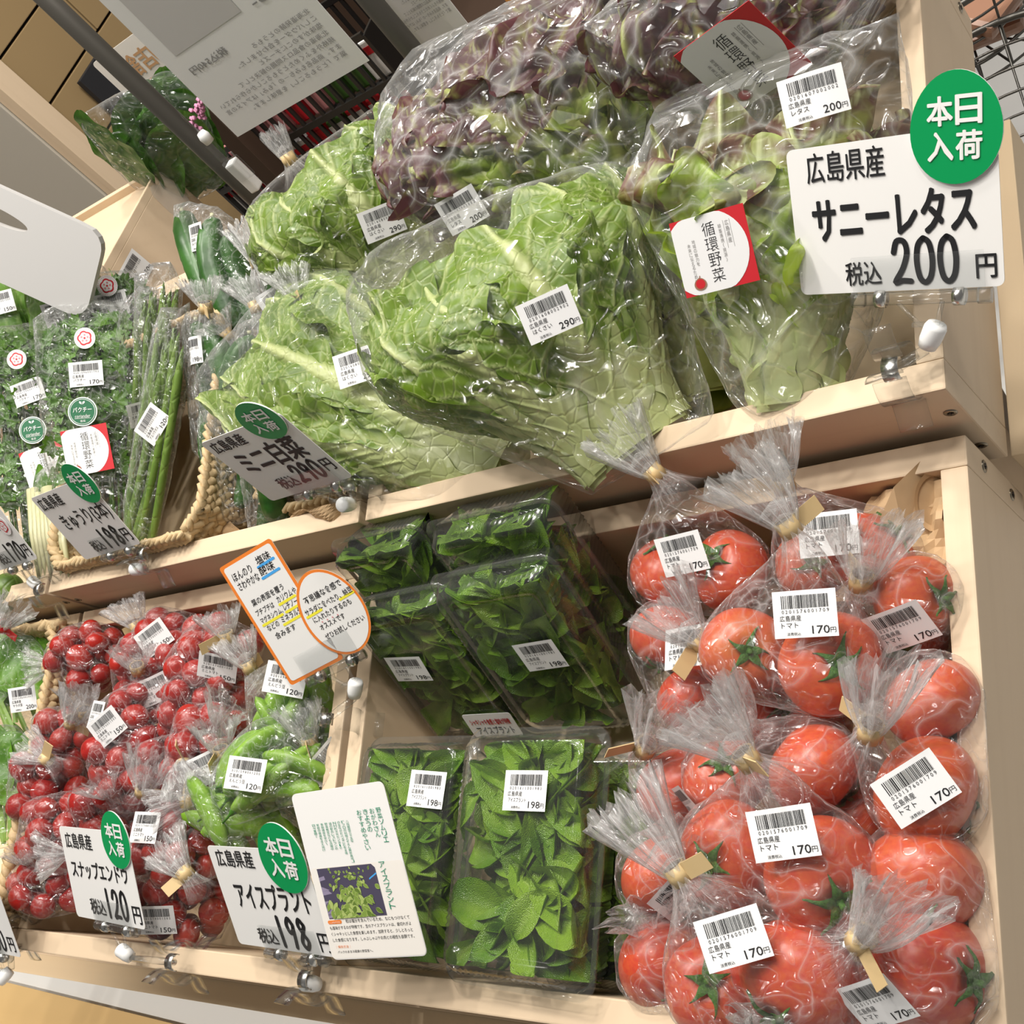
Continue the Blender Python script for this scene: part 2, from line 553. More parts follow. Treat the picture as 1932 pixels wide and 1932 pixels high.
class Geo:
    """collects shapes for ONE mesh, each with a material"""

    def __init__(self):
        self.v, self.f, self.mi, self.mats, self.sm = [], [], [], [], []
        self.at = {'vein': [], 'tip': []}

    def mat(self, m):
        if m not in self.mats:
            self.mats.append(m)
        return self.mats.index(m)

    def add(self, verts, faces, m, smooth=True, vein=None, tip=None):
        b = len(self.v)
        self.v += [tuple(p) for p in verts]
        self.f += [tuple(b + i for i in f) for f in faces]
        k = self.mat(m)
        self.mi += [k] * len(faces)
        self.sm += [smooth] * len(faces)
        self.at['vein'] += list(vein) if vein is not None else [0.0] * len(verts)
        self.at['tip'] += list(tip) if tip is not None else [0.0] * len(verts)

    def box(self, c, s, m, rot=None, bev=0.0):
        x, y, z = (k / 2 for k in s)
        if bev <= 0:
            vs = [V((sx * x, sy * y, sz * z)) for sx in (-1, 1) for sy in (-1, 1) for sz in (-1, 1)]
            fs = [(0, 1, 3, 2), (4, 6, 7, 5), (0, 4, 5, 1), (2, 3, 7, 6), (0, 2, 6, 4), (1, 5, 7, 3)]
        else:
            bm = bmesh.new()
            bmesh.ops.create_cube(bm, size=1.0)
            for v in bm.verts:
                v.co = V((v.co.x * s[0], v.co.y * s[1], v.co.z * s[2]))
            bmesh.ops.bevel(bm, geom=bm.edges[:], offset=bev, segments=2, affect='EDGES', profile=0.6)
            bm.verts.index_update()
            vs = [v.co.copy() for v in bm.verts]
            fs = [tuple(v.index for v in f.verts) for f in bm.faces]
            bm.free()
        if rot is not None:
            vs = [rot @ v for v in vs]
        self.add([v + V(c) for v in vs], fs, m, False)

    def tube(self, pts, r, m, n=8, cap=True, flat=1.0, smooth=True):
        pts = [V(p) for p in pts]
        rs = r if isinstance(r, (list, tuple)) else [r] * len(pts)
        vs, fs = [], []
        up = None
        for i, p in enumerate(pts):
            t = (pts[min(i + 1, len(pts) - 1)] - pts[max(i - 1, 0)]).normalized()
            if up is None:
                up = t.orthogonal().normalized()
            up = (up - t * up.dot(t))
            up = up.normalized() if up.length > 1e-6 else t.orthogonal().normalized()
            sd = t.cross(up)
            for k in range(n):
                a = 2 * PI * k / n
                vs.append(p + (up * math.cos(a) * flat + sd * math.sin(a)) * rs[i])
        for i in range(len(pts) - 1):
            for k in range(n):
                fs.append((i * n + k, i * n + (k + 1) % n, (i + 1) * n + (k + 1) % n, (i + 1) * n + k))
        if cap:
            fs.append(tuple(range(n))[::-1])
            fs.append(tuple((len(pts) - 1) * n + k for k in range(n)))
        self.add(vs, fs, m, smooth)

    def lathe(self, prof, m, n=16, c=(0, 0, 0), rot=None):
        vs, fs = [], []
        for r, z in prof:
            for k in range(n):
                a = 2 * PI * k / n
                vs.append(V((r * math.cos(a), r * math.sin(a), z)))
        for i in range(len(prof) - 1):
            for k in range(n):
                fs.append((i * n + k, i * n + (k + 1) % n, (i + 1) * n + (k + 1) % n, (i + 1) * n + k))
        if rot is not None:
            vs = [rot @ v for v in vs]
        self.add([v + V(c) for v in vs], fs, m)

    def poly(self, pts, m, z=0.0):
        self.add([V((p[0], p[1], z)) for p in pts], [tuple(range(len(pts)))], m, False)

    def slab(self, pts, m, z0, z1, m_side=None):
        """a flat outline with a real thickness"""
        n = len(pts)
        vs = [V((p[0], p[1], z1)) for p in pts] + [V((p[0], p[1], z0)) for p in pts]
        self.add(vs, [tuple(range(n))], m, False)
        self.add(vs, [tuple(range(2 * n - 1, n - 1, -1))] + [(i, n + i, n + (i + 1) % n, (i + 1) % n) for i in range(n)], m_side or m, False)

    def mesh(self, name, xf=None):
        vs = self.v if xf is None else [tuple(xf @ V(p)) for p in self.v]
        me = bpy.data.meshes.new(name)
        me.from_pydata(vs, [], self.f)
        for m in self.mats:
            me.materials.append(MATS[m])
        me.polygons.foreach_set('material_index', self.mi)
        me.polygons.foreach_set('use_smooth', self.sm)
        for k, vals in self.at.items():
            if any(vals):
                a = me.attributes.new(k, 'FLOAT', 'POINT')
                a.data.foreach_set('value', vals)
        me.update()
        return me


def T(p):
    return Matrix.Translation(V(p))


def frame(o, ex, ey):
    ex = V(ex).normalized()
    ey = V(ey)
    ey = (ey - ex * ey.dot(ex)).normalized()
    ez = ex.cross(ey)
    return T(o) @ Matrix(((ex.x, ey.x, ez.x), (ex.y, ey.y, ez.y), (ex.z, ey.z, ez.z))).to_4x4()


def thing(name, label, cat, M=None, group=None):
    o = bpy.data.objects.new(name, None)
    o.empty_display_size = 0.03
    COL.objects.link(o)
    o.matrix_world = WM @ (M if M is not None else Matrix())
    o['label'] = label
    o['category'] = cat
    if group:
        o['group'] = group
    return o


def part(name, me, parent, M=None, label=None):
    o = bpy.data.objects.new(name, me)
    COL.objects.link(o)
    o.parent = parent
    if M is not None:
        o.matrix_local = M
    if label:
        o['label'] = label
    return o


def solo(name, me, label, cat, M=None, group=None):
    o = bpy.data.objects.new(name, me)
    COL.objects.link(o)
    o.matrix_world = WM @ (M if M is not None else Matrix())
    o['label'] = label
    o['category'] = cat
    if group:
        o['group'] = group
    return o


def struct(name, me, M=None, W=True):
    o = bpy.data.objects.new(name, me)
    COL.objects.link(o)
    o.matrix_world = (WM if W else Matrix()) @ (M if M is not None else Matrix())
    o['kind'] = 'structure'
    return o


def relabel(o, label=None, group=None):
    if label:
        o['label'] = label
    if group:
        o['group'] = group
    return o


def dup(root, M, label=None, group=None):
    r = root.copy()
    COL.objects.link(r)
    r.matrix_world = WM @ M
    relabel(r, label, group)
    for ch in root.children:
        c = ch.copy()
        COL.objects.link(c)
        c.parent = r
        for g in ch.children:
            d = g.copy()
            COL.objects.link(d)
            d.parent = c
    return r
# ---------------------------------------------------------------- lettering
_txt = {}


def glyph_mesh(body, bold=0.0):
    key = (body, bold)
    if key in _txt:
        return _txt[key]
    cu = bpy.data.curves.new('lettering', 'FONT')
    cu.body = body
    cu.offset = bold
    cu.resolution_u = 2
    cu.fill_mode = 'FRONT'
    o = bpy.data.objects.new('lettering', cu)
    COL.objects.link(o)
    dg = bpy.context.evaluated_depsgraph_get()
    me = bpy.data.meshes.new_from_object(o.evaluated_get(dg))
    vs = np.array([v.co[:2] for v in me.vertices]) if len(me.vertices) else np.zeros((0, 2))
    fs = [tuple(p.vertices) for p in me.polygons]
    bpy.data.objects.remove(o, do_unlink=True)
    bpy.data.curves.remove(cu)
    bpy.data.meshes.remove(me)
    _txt[key] = (vs, fs)
    return vs, fs


def text(g, body, x, y, w, h, m='ink', z=0.0004, bold=0.0, rot=0.0, mirror=False, shear=0.0, line=0.0):
    """lettering filling the box (x,y,w,h); rot turns it about the box centre; line > 0 adds an underline"""
    vs, fs = glyph_mesh(body, bold if bold <= .009 else 0.0)
    if len(vs) == 0:
        return
    lo, hi = vs.min(0), vs.max(0)
    sz = np.maximum(hi - lo, 1e-6)
    p = (vs - lo) / sz - 0.5
    if mirror:
        p = p * np.array([-1, 1])
        fs = [f[::-1] for f in fs]
    q = p * np.array([w, h])
    q[:, 0] += q[:, 1] * shear
    c, s = math.cos(rot), math.sin(rot)
    if bold > .009:
        k = bold * min(w / max(len(body), 1), h) * .85
        q0 = q
        nv = len(q0)
        q = np.concatenate([q0 + np.array(o) * k for o in ((0, 0), (1, .6), (-1, .6), (1, -.6), (-1, -.6), (0, 1), (0, -1))])
        fs = [tuple(i + nv * r for i in f) for r in range(7) for f in fs]
    q = np.stack([q[:, 0] * c - q[:, 1] * s + x + w / 2, q[:, 0] * s + q[:, 1] * c + y + h / 2], 1)
    nv1 = len(vs)
    g.add([V((a, b, z + .00003 * (i // nv1))) for i, (a, b) in enumerate(q)], fs, m, False)


def vtext(g, body, x, y, cw, ch, m='ink', z=0.0004, bold=0.0):
    """vertical lettering, top of the column at y"""
    for i, chx in enumerate(body):
        if chx.strip():
            thin = chx in 'ー（）()、。'
            text(g, chx, x + (cw * .3 if thin else 0), y - (i + 1) * ch + ch * .06, cw * (.4 if thin else 1), ch * .88, m, z, bold)


def stroke(g, pts, wd, m='ink', z=0.0005, n=5):
    """a felt-pen stroke through 2-D points"""
    P = [V((p[0], p[1])) for p in pts]
    out = []
    for i in range(len(P) - 1):
        p0, p1, p2, p3 = P[max(i - 1, 0)], P[i], P[i + 1], P[min(i + 2, len(P) - 1)]
        for k in range(n):
            t = k / n
            out.append(0.5 * ((2 * p1) + (p2 - p0) * t + (2 * p0 - 5 * p1 + 4 * p2 - p3) * t * t + (3 * p1 - p0 - 3 * p2 + p3) * t ** 3))
    out.append(P[-1])
    vs, fs = [], []
    for i, p in enumerate(out):
        t = (out[min(i + 1, len(out) - 1)] - out[max(i - 1, 0)])
        t = t.normalized() if t.length > 1e-9 else V((1, 0))
        nn = V((-t.y, t.x)) * wd / 2
        vs += [(p.x + nn.x, p.y + nn.y, z), (p.x - nn.x, p.y - nn.y, z)]
    for i in range(len(out) - 1):
        fs.append((2 * i, 2 * i + 1, 2 * i + 3, 2 * i + 2))
    g.add(vs, fs, m, False)
    for p in (out[0], out[-1]):
        g.poly([(p.x + wd / 2 * math.cos(a * PI / 5), p.y + wd / 2 * math.sin(a * PI / 5)) for a in range(10)], m, z + 0.00002)


DIG = {
    '0': [[(.5, 1), (.2, .85), (.08, .5), (.2, .12), (.5, 0), (.8, .15), (.92, .5), (.8, .88), (.5, 1)]],
    '1': [[(.5, 1), (.48, .5), (.52, 0)]],
    '2': [[(.1, .72), (.3, .97), (.7, .95), (.82, .7), (.55, .35), (.08, .03), (.5, .06), (.95, .04)]],
    '5': [[(.3, 1), (.22, .58), (.6, .62), (.85, .35), (.6, .05), (.1, .05)], [(.3, 1), (.85, .98)]],
    '7': [[(.1, .95), (.85, .95), (.6, .5), (.45, 0)]],
    '8': [[(.75, .85), (.45, 1), (.2, .8), (.5, .52), (.85, .25), (.5, 0), (.15, .2), (.45, .5), (.8, .78), (.75, .85)]],
    '9': [[(.8, .8), (.5, 1), (.15, .78), (.35, .5), (.75, .62), (.82, .85), (.72, .4), (.6, 0)]],
}


def digits(g, body, x, y, w, h, wd, m='ink'):
    n = len(body)
    cw = w / n
    wd = wd * .82
    for i, d in enumerate(body):
        for st in DIG[d]:
            k = 0.5 if d == '1' else 0.8
            stroke(g, [(x + cw * (i + .5 + (px - .5) * k), y + h * py) for px, py in st], wd, m)


def rrect(w, h, r, n=5, cx=0.0, cy=0.0):
    pts = []
    for sx, sy, a0 in ((1, 1, 0), (-1, 1, 90), (-1, -1, 180), (1, -1, 270)):
        for k in range(n + 1):
            a = math.radians(a0 + 90 * k / n)
            pts.append((cx + sx * (w / 2 - r) + r * math.cos(a), cy + sy * (h / 2 - r) + r * math.sin(a)))
    return pts


def oval(w, h, n=40, cx=0, cy=0, rot=0.0, egg=0.0):
    c, s = math.cos(rot), math.sin(rot)
    out = []
    for k in range(n):
        a = 2 * PI * k / n
        x, y = w / 2 * math.cos(a) * (1 - egg * math.sin(a)), h / 2 * math.sin(a)
        out.append((cx + x * c - y * s, cy + x * s + y * c))
    return out


_rb = random.Random(5)
BARS = []
_x = 0.0
while _x < 1.0:
    _w = _rb.choice([.010, .010, .018, .026])
    BARS.append((_x, min(_w, 1 - _x)))
    _x += _w + _rb.choice([.010, .014, .022])
_lab = {}
LW, LH = 0.0416, 0.0305


def label_mesh(code, prod, price, bend=0.0):
    """shelf price sticker: bar code, number, origin, name and price"""
    key = (code, prod, price, round(bend, 3))
    if key in _lab:
        return _lab[key]
    g = Geo()
    w, h = LW, LH
    n = 8
    vs, fs = [], []
    for i in range(n + 1):
        for sy in (-1, 1):
            vs.append(V((-w / 2 + w * i / n, sy * h / 2, 0)))
    for i in range(n):
        fs.append((2 * i, 2 * i + 2, 2 * i + 3, 2 * i + 1))
    g.add(vs, fs, 'label_white', True)
    zt = 0.00025
    for bx, bw in BARS:
        x0 = -w * .36 + bx * w * .74
        x1 = x0 + bw * w * .74
        g.add([V((x0, h * .12, zt)), V((x1, h * .12, zt)), V((x1, h * .40, zt)), V((x0, h * .40, zt))], [(0, 1, 2, 3)], 'ink', False)
    text(g, ' '.join(code), -w * .36, h * .02, w * .74, h * .075, z=zt)
    text(g, '広島県産', -w * .40, -h * .145, w * .34, h * .125, 'ink', zt)
    text(g, prod, -w * .38, -h * .29, w * min(.09 * len(prod), .42), h * .115, z=zt)
    text(g, price, w * .10, -h * .43, w * .27, h * .17, z=zt, bold=0.005)
    text(g, '円', w * .38, -h * .42, w * .085, h * .11, z=zt)
    text(g, '消費税込', -w * .30, -h * .45, w * .22, h * .07, z=zt)
    me = g.mesh('price_label')
    if bend:
        for v in me.vertices:
            v.co.z += bend * (v.co.x ** 2)
    _lab[key] = me
    return me


TOM = ('0201576001709', 'トマト', '170')
MINI = ('0201574001503', 'ミニトマト', '150')
NAPA = ('0201608002902', 'はくさい', '290')
LETT = ('0201607002002', 'レタス', '200')
ICEP = ('0201611001983', 'アイスプラント', '198')
PEAS = ('0201598001200', 'えんどう豆', '120')
CUKE = ('0201583001983', 'きゅうり', '198')
CORI = ('0201596001702', 'パクチー', '170')
ASPA = ('0201590001204', 'アスパラガス', '120')
GREE = ('0201588001500', 'こまつな', '150')
SALA = ('0201586002007', 'サラダ菜', '200')


def card_base(g, w, h, r=0.004, m='paper_white'):
    g.slab(rrect(w, h, r), m, -0.0006, 0.0)


def arrival_sticker(w, h, tw=None):
    g = Geo()
    g.slab(oval(w, h, 44, egg=0.05), 'sticker_green', 0.0, 0.0012, 'paper_white')
    for i, ch in enumerate('本日'):
        text(g, ch, (-.30 + .31 * i) * w, .03 * h, .27 * w, .25 * h, 'paper_white', 0.0016, 0.035)
    for i, ch in enumerate('入荷'):
        text(g, ch, (-.30 + .31 * i) * w, -.28 * h, .27 * w, .25 * h, 'paper_white', 0.0016, 0.035)
    return g.mesh('arrival_sticker')


def ribbon(g, pts, wdir, width, th, m):
    """a bent strip of plastic with thickness"""
    pts = [V(p) for p in pts]
    wd = V(wdir).normalized() * width / 2
    vs, fs = [], []
    for i, p in enumerate(pts):
        t = (pts[min(i + 1, len(pts) - 1)] - pts[max(i - 1, 0)]).normalized()
        nn = t.cross(wd).normalized() * th / 2
        vs += [p + wd + nn, p - wd + nn, p - wd - nn, p + wd - nn]
    for i in range(len(pts) - 1):
        for k in range(4):
            fs.append((4 * i + k, 4 * i + (k + 1) % 4, 4 * i + 4 + (k + 1) % 4, 4 * i + 4 + k))
    fs += [(3, 2, 1, 0), tuple(4 * (len(pts) - 1) + k for k in range(4))]
    g.add(vs, fs, m, True)


def make_clip(Mc, w, h, rail, grip, label, jx=0.0, jw=0.072, along=(1, 0, 0), side=(0, -1, 0)):
    """clear sign clip: hinged jaw on the card's lower edge, white knuckle, sprung clamp on the crate's rim"""
    root = thing('sign_clip', label, 'clip', T(rail))
    inv = T(rail).inverted()
    Mj = Mc @ T((jx, -h / 2, 0))
    R = inv @ Mj
    g = Geo()
    th = 0.0016
    g.box((0, 0.011, 0.0022), (jw, 0.024, th), 'clip_plastic', bev=0.0005)
    g.box((0, 0.004, -0.0028), (jw * .9, 0.014, th), 'clip_plastic', bev=0.0005)
    part('jaw', g.mesh('jaw', R), root)
    g = Geo()
    g.tube([(-jw * .52, -0.005, -0.0005), (jw * .52, -0.005, -0.0005)], 0.0042, 'clip_plastic', 12)
    for s in (-1, 1):
        g.tube([(s * jw * .44, -0.005, -0.0005), (s * jw * .53, -0.005, -0.0005)], 0.0052, 'clip_plastic', 10)
    part('hinge_bar', g.mesh('hinge_bar', R), root)
    for s in (-1, 1):
        g = Geo()
        g.tube([(s * jw * .30 - .003, -0.005, -0.0005), (s * jw * .30 + .003, -0.005, -0.0005)], 0.0058, 'metal', 14)
        part('spring_band', g.mesh('spring_band', R), root, label='bright metal spring band')
    kn = Mj @ V((0.006, -0.030, -0.001))
    rl = V(rail)
    ax = (rl - kn)
    g = Geo()
    for s in (-1, 1):
        g.tube([V((s * jw * .17, -0.008, -0.0005)), V((s * .006 + .004, -0.022, -0.001)), V((.006, -0.026, -0.001))], 0.0016, 'clip_plastic', 8)
    g.box((0.004, -0.0225, -0.001), (0.020, 0.003, 0.004), 'clip_plastic', bev=0.0006)
    part('neck', g.mesh('neck', R), root)
    kd = (Mj.to_3x3() @ V((0, -1, 0)) * .5 + ax.normalized()).normalized()
    q = kd.to_track_quat('Z', 'Y').to_matrix().to_4x4()
    g = Geo()
    g.lathe([(0.0, -.0085), (.0062, -.0085), (.0072, -.006), (.0070, .003), (.0058, .0085), (0, .0085)], 'knuckle_white', 18)
    part('knuckle', g.mesh('knuckle', inv @ T(kn) @ q), root, label='opaque white ball knuckle')
    # clamp
    al = V(along).normalized()
    sd = V(side).normalized()
    up = al.cross(sd)
    if up.z < 0:
        up = -up
    g = Geo()
    base = kn + kd * 0.010
    g.tube([base, base.lerp(rl + up * .012, .5), rl + up * 0.012], 0.0035, 'clip_plastic', 10)
    for s in (-1, 1):
        pts = []
        for k in range(13):
            t = k / 12
            out = grip / 2 + 0.010 * math.sin(PI * min(t * 1.5, 1)) * (1 - t * .45) + (0.016 * max(0, t - .7) / .3)
            pts.append(rl + up * (0.020 - 0.046 * t) + sd * s * out)
        ribbon(g, pts, al, 0.022, 0.0018, 'clip_plastic')
        pts = [rl + up * (0.018 + 0.020 * t) + sd * s * (0.006 + 0.013 * t * t) for t in (0, .25, .5, .75, 1)]
        ribbon(g, pts, al, 0.018, 0.0018, 'clip_plastic')
    part('clamp', g.mesh('clamp', inv), root)
    g = Geo()
    pts = [rl + up * (0.013 + 0.006 * math.sin(a)) + sd * (0.0075 * math.cos(a)) for a in [PI * k / 10 for k in range(-1, 12)]]
    ribbon(g, pts, al, 0.011, 0.0009, 'metal')
    part('clamp_spring', g.mesh('clamp_spring', inv), root, label='bright metal clamp spring')
    return root


# ---------------------------------------------------------------- bags of clear film
def ico(sub):
    bm = bmesh.new()
    bmesh.ops.create_icosphere(bm, subdivisions=sub, radius=1.0)
    v = np.array([x.co[:] for x in bm.verts])
    f = [tuple(y.index for y in x.verts) for x in bm.faces]
    bm.free()
    return v, f


ICO = {4: ico(4), 5: ico(5)}


def sphere_pts(c, r, n=46, k=1.055):
    out = []
    for i in range(n):
        z = 1 - 2 * (i + .5) / n
        a = i * 2.399963
        s = math.sqrt(1 - z * z)
        out.append(V(c) + V((s * math.cos(a), s * math.sin(a), z)) * r * k)
    return out


class Hull:
    def __init__(self, pts):
        bm = bmesh.new()
        for p in pts:
            bm.verts.new(p)
        r = bmesh.ops.convex_hull(bm, input=bm.verts[:])
        bm.normal_update()
        ns, ds = [], []
        for f in bm.faces:
            if f.calc_area() < 1e-10:
                continue
            ns.append(f.normal[:])
            ds.append(f.normal.dot(f.verts[0].co))
        bm.free()
        self.n = np.array(ns)
        self.d = np.array(ds)
        X = np.array([p[:] for p in pts])
        c = X.mean(0)
        fl = (self.d - self.n @ c) < 0
        self.n[fl] *= -1
        self.d[fl] *= -1
        ok = (X @ self.n.T - self.d[None, :]).max(0) < 3e-4
        self.n, self.d = self.n[ok], self.d[ok]
        self.c = c

    def shell(self, sub, pad=0.0):
        dirs, fs = ICO[sub]
        den = dirs @ self.n.T
        num = (self.d - self.n @ self.c)[None, :] + pad
        t = np.minimum(np.where(den > 1e-6, num / np.maximum(den, 1e-6), 1e9).min(1), 0.4)
        return self.c[None, :] + dirs * t[:, None], fs, dirs

    def hit(self, px, py):
        r = np.array(ray(px, py)[:])
        o = np.array(CAM_P[:])
        den = self.n @ r
        num = self.d - self.n @ o
        k = den < -1e-9
        ts = num[k] / den[k]
        i = int(np.argmax(ts))
        return V(o + r * ts[i]), V(self.n[k][i])


def stick(px, py, px2, py2, P, n):
    """frame of a sticker lying on the surface at P with normal n, its long side turned towards the second position"""
    r = ray(px2, py2)
    t = (P - CAM_P).dot(n) / r.dot(n)
    ex = CAM_P + r * t - P
    ex = ex - n * ex.dot(n)
    if ex.length < 1e-6:
        ex = n.orthogonal()
    return frame(P, ex, n.cross(ex))


def neck_mesh(p, d, rb, lb, r0, lf, rf, flat, seed, m='film_neck', pleats=9):
    """gathered neck (towards the body) and the flaring pleated tail beyond the tape"""
    rnd = random.Random(seed)
    d = V(d).normalized()
    # spread the tail mostly across the view
    q = frame(p, d.cross(CF), d.cross(d.cross(CF)))
    ex, ey = q.to_3x3().col[0], q.to_3x3().col[1]
    n = 56
    rings = []
    ss = [-1, -.75, -.5, -.3, -.15, 0, .12, .28, .45, .62, .8, 1.0]
    ph = rnd.random() * 9
    ragged = [rnd.uniform(-.16, .1) for _ in range(n)]
    vs, uvs, fs = [], [], []
    bend = ex * rnd.uniform(-.12, .12) + ey * rnd.uniform(-.15, .05)
    for s in ss:
        for k in range(n):
            a = 2 * PI * k / n
            zig = abs(((a * pleats / (2 * PI) + ph) % 1) * 2 - 1) * 2 - 1
            zig2 = math.sin(a * 5 + ph * 3 + s * 2)
            if s < 0:
                t = -s
                R = r0 + (rb - r0) * t ** 1.5
                am = .10 + .10 * (1 - t)
                pos = p - d * lb * t
                fl = 1.0
            else:
                R = r0 + (rf - r0) * s ** 0.85
                am = .16 + .10 * s
                pos = p + d * lf * s * (1 + ragged[k] * s) + bend * lf * s * s
                fl = 1 - (1 - flat) * s
            rr = R * (1 + am * zig + .08 * zig2)
            vs.append(pos + ex * math.cos(a) * rr + ey * math.sin(a) * rr * fl)
            uvs.append((k / n, s))
    for i in range(len(ss) - 1):
        for k in range(n):
            fs.append((i * n + k, i * n + (k + 1) % n, (i + 1) * n + (k + 1) % n, (i + 1) * n + k))
    # gathered film fills the inside of the tail
    for i, up in ((6, .004), (7, .006)):
        vs.append(p + d * (lf * ss[i] + up))
        uvs.append((.5, ss[i]))
        for k in range(n):
            fs.append((i * n + k, i * n + (k + 1) % n, len(vs) - 1))
    return vs, fs, uvs


def film_body(H, name, m='film', sub=4, slack=0.05, nscale=22.0, seed=0, origin=(0, 0, 0), pad=0.002):
    v, fs, dirs = H.shell(sub, pad)
    o = V((seed * 3.1, seed * 1.7, seed * .9))
    out = []
    for p, dd in zip(v, dirs):
        q = V(p)
        k = abs(noise.noise(q * nscale + o)) + .5 * abs(noise.noise(q * nscale * 2.3 + o))
        rr = q - V(H.c)
        q = q - rr * min(slack * (0.35 - k), 0.02)
        out.append(q - V(origin))
    return mesh_from(name, out, fs, (m,))


def bag(name, label, cat, pts, neck=None, tape=True, labels=(), group=None, m='film', sub=4, slack=0.05, nscale=22.0, seed=0, tail=(0.055, 0.030, 0.35), tapecol='tape', flap=True, rb=0.024):
    """film bag round its contents; neck = (point, direction)"""
    P = list(pts)
    if neck:
        np_, nd = V(neck[0]), V(neck[1]).normalized()
        for k in range(8):
            a = 2 * PI * k / 8
            o1 = nd.orthogonal().normalized()
            o2 = nd.cross(o1)
            P.append(np_ - nd * 0.010 + (o1 * math.cos(a) + o2 * math.sin(a)) * 0.009)
    H = Hull(P)
    org = V(H.c)
    root = thing(name, label, cat, T(org), group)
    root['_'] = 0
    del root['_']
    part('film', film_body(H, 'film', m, sub, slack, nscale, seed, org), root)
    if neck:
        lf, rf, fl = tail
        vs, fs, uvs = neck_mesh(np_ - org, nd, rb, 0.030, 0.0065, lf, rf, fl, seed)
        part('gathered_neck', mesh_from('gathered_neck', vs, fs, ('film_neck',), uvs=uvs), root)
        if tape:
            g = Geo()
            rn = random.Random(seed + 50)
            q = nd.to_track_quat('Z', 'Y').to_matrix().to_4x4()
            M = T(np_ - org) @ q @ Matrix.Rotation(rn.uniform(0, 6.28), 4, 'Z')
            g.lathe([(.0066, -.006), (.0080, -.006), (.0080, .006), (.0066, .006)], tapecol, 16)
            if flap:
                L_ = rn.uniform(.014, .024)
                g.add([V((.0076, -.001, -.006)), V((.0076 + L_, .003, -.0065)), V((.0076 + L_, .003, .0055)), V((.0076, -.001, .006)),
                       V((.0076, -.0018, -.006)), V((.0076 + L_, .0022, -.0065)), V((.0076 + L_, .0022, .0055)), V((.0076, -.0018, .006))],
                      [(0, 1, 2, 3), (7, 6, 5, 4), (0, 4, 5, 1), (1, 5, 6, 2), (2, 6, 7, 3)], tapecol, False)
            part('tape', g.mesh('tape', M), root)
    for lb in labels:
        spec, px, py, px2, py2 = lb[:5]
        Pn, n = H.hit(px, py)
        Pn = Pn + n * 0.0035
        part('price_label', label_mesh(*spec, bend=(lb[5] if len(lb) > 5 else -1.2)), root, T(-org) @ stick(px, py, px2, py2, Pn, n))
    return root, H


def view_dir(dx, dy):
    """direction given as it looks from the aisle: dx right, dy down, remainder towards the shopper"""
    k = math.sqrt(max(0.0, 1 - dx * dx - dy * dy))
    return CR * dx + CD * dy - CF * k
# ================================================================ STRUCTURE
g = Geo()
g.box((0, 0, -0.02), (9, 9, 0.04), 'floor_white')
struct('floor', g.mesh('floor'), W=False)
# far shop walls close the place off
g = Geo(); g.box((0, 4.2, 1.5), (9, 0.1, 3.0), 'shop_wall'); struct('wall_back', g.mesh('wall_back'), W=False)
g = Geo(); g.box((-4.4, 0, 1.5), (0.1, 9, 3.0), 'shop_wall'); struct('wall_left', g.mesh('wall_left'), W=False)

# ================================================================ CRATES
CD_ = 0.1277   # outside height of a crate
TH = 0.0185


def board(s, m='pine', bev=0.0014):
    g = Geo()
    g.box((0, 0, 0), s, m, bev=bev)
    return g.mesh('board')


RY = Matrix.Rotation(math.radians(90), 4, 'Z')


def screw_mesh():
    g = Geo()
    g.lathe([(0, .0004), (.0015, .0004), (.0036, .0010), (.0046, .0004), (.0046, -.002)], 'screw', 16)
    g.box((0, 0, .0009), (.0042, .0009, .0006), 'screw_dark')
    g.box((0, 0, .0009), (.0009, .0042, .0006), 'screw_dark')
    return g.mesh('screw')


SCREW = screw_mesh()


def crate(x0, x1, y0, y1, z1, label, tb=0.0225, screws=True):
    cx, cy = (x0 + x1) / 2, (y0 + y1) / 2
    t = thing('wooden_crate', label, 'crate', T((cx, cy, z1 - CD_)), 'open pine crates of the stepped stand')
    hz = CD_ / 2
    w, d = x1 - x0, y1 - y0
    part('front_board', board((w, tb, CD_)), t, T((0, -d / 2 + tb / 2, hz)))
    part('back_board', board((w, tb, CD_)), t, T((0, d / 2 - tb / 2, hz)))
    inn = d - 2 * tb
    for s in (-1, 1):
        part('side_board', board((inn, TH, CD_)), t, T((s * (w / 2 - TH / 2), 0, hz)) @ RY)
    part('bottom_board', board((w - 2 * TH, inn, 0.009), 'pine_pale'), t, T((0, 0, 0.006)))
    if screws:
        fr = Matrix.Rotation(math.radians(90), 4, 'X')
        for s in (-1, 1):
            for zz in (0.03, 0.092):
                part('screw', SCREW, t, T((s * (w / 2 - 0.0095), -d / 2 - 0.0002, zz)) @ fr)
                part('screw', SCREW, t, T((s * (w / 2 + 0.0002), d / 2 - 0.0105, zz)) @ Matrix.Rotation(s * PI / 2, 4, 'Y'))
    return t


LOWER_Y0, LOWER_Y1 = -0.3756, 0.0248
UP_Y0, UP_Y1, UP_Z = 0.0335, 0.434, 0.056
crate(-0.5775, 0.0, LOWER_Y0, LOWER_Y1, 0.0, 'open pine crate holding the big tomatoes and the clear leaf boxes')
crate(-1.098, -0.5875, LOWER_Y0, LOWER_Y1, 0.0, 'open pine crate holding the cherry tomatoes and the snap peas')
crate(-1.66, -1.107, LOWER_Y0, LOWER_Y1, 0.0, 'open pine crate with the leafy salad bags, cut by the left edge')
crate(-0.5295, 0.007, UP_Y0, UP_Y1, UP_Z, 'raised pine crate holding the mini napa cabbages and the lettuces')
crate(-1.09, -0.5385, UP_Y0, UP_Y1, UP_Z, 'raised pine crate holding the cucumbers and the coriander basket')
crate(-1.66, -1.099, UP_Y0, UP_Y1, UP_Z, 'raised pine crate at the left end, only a corner in view')
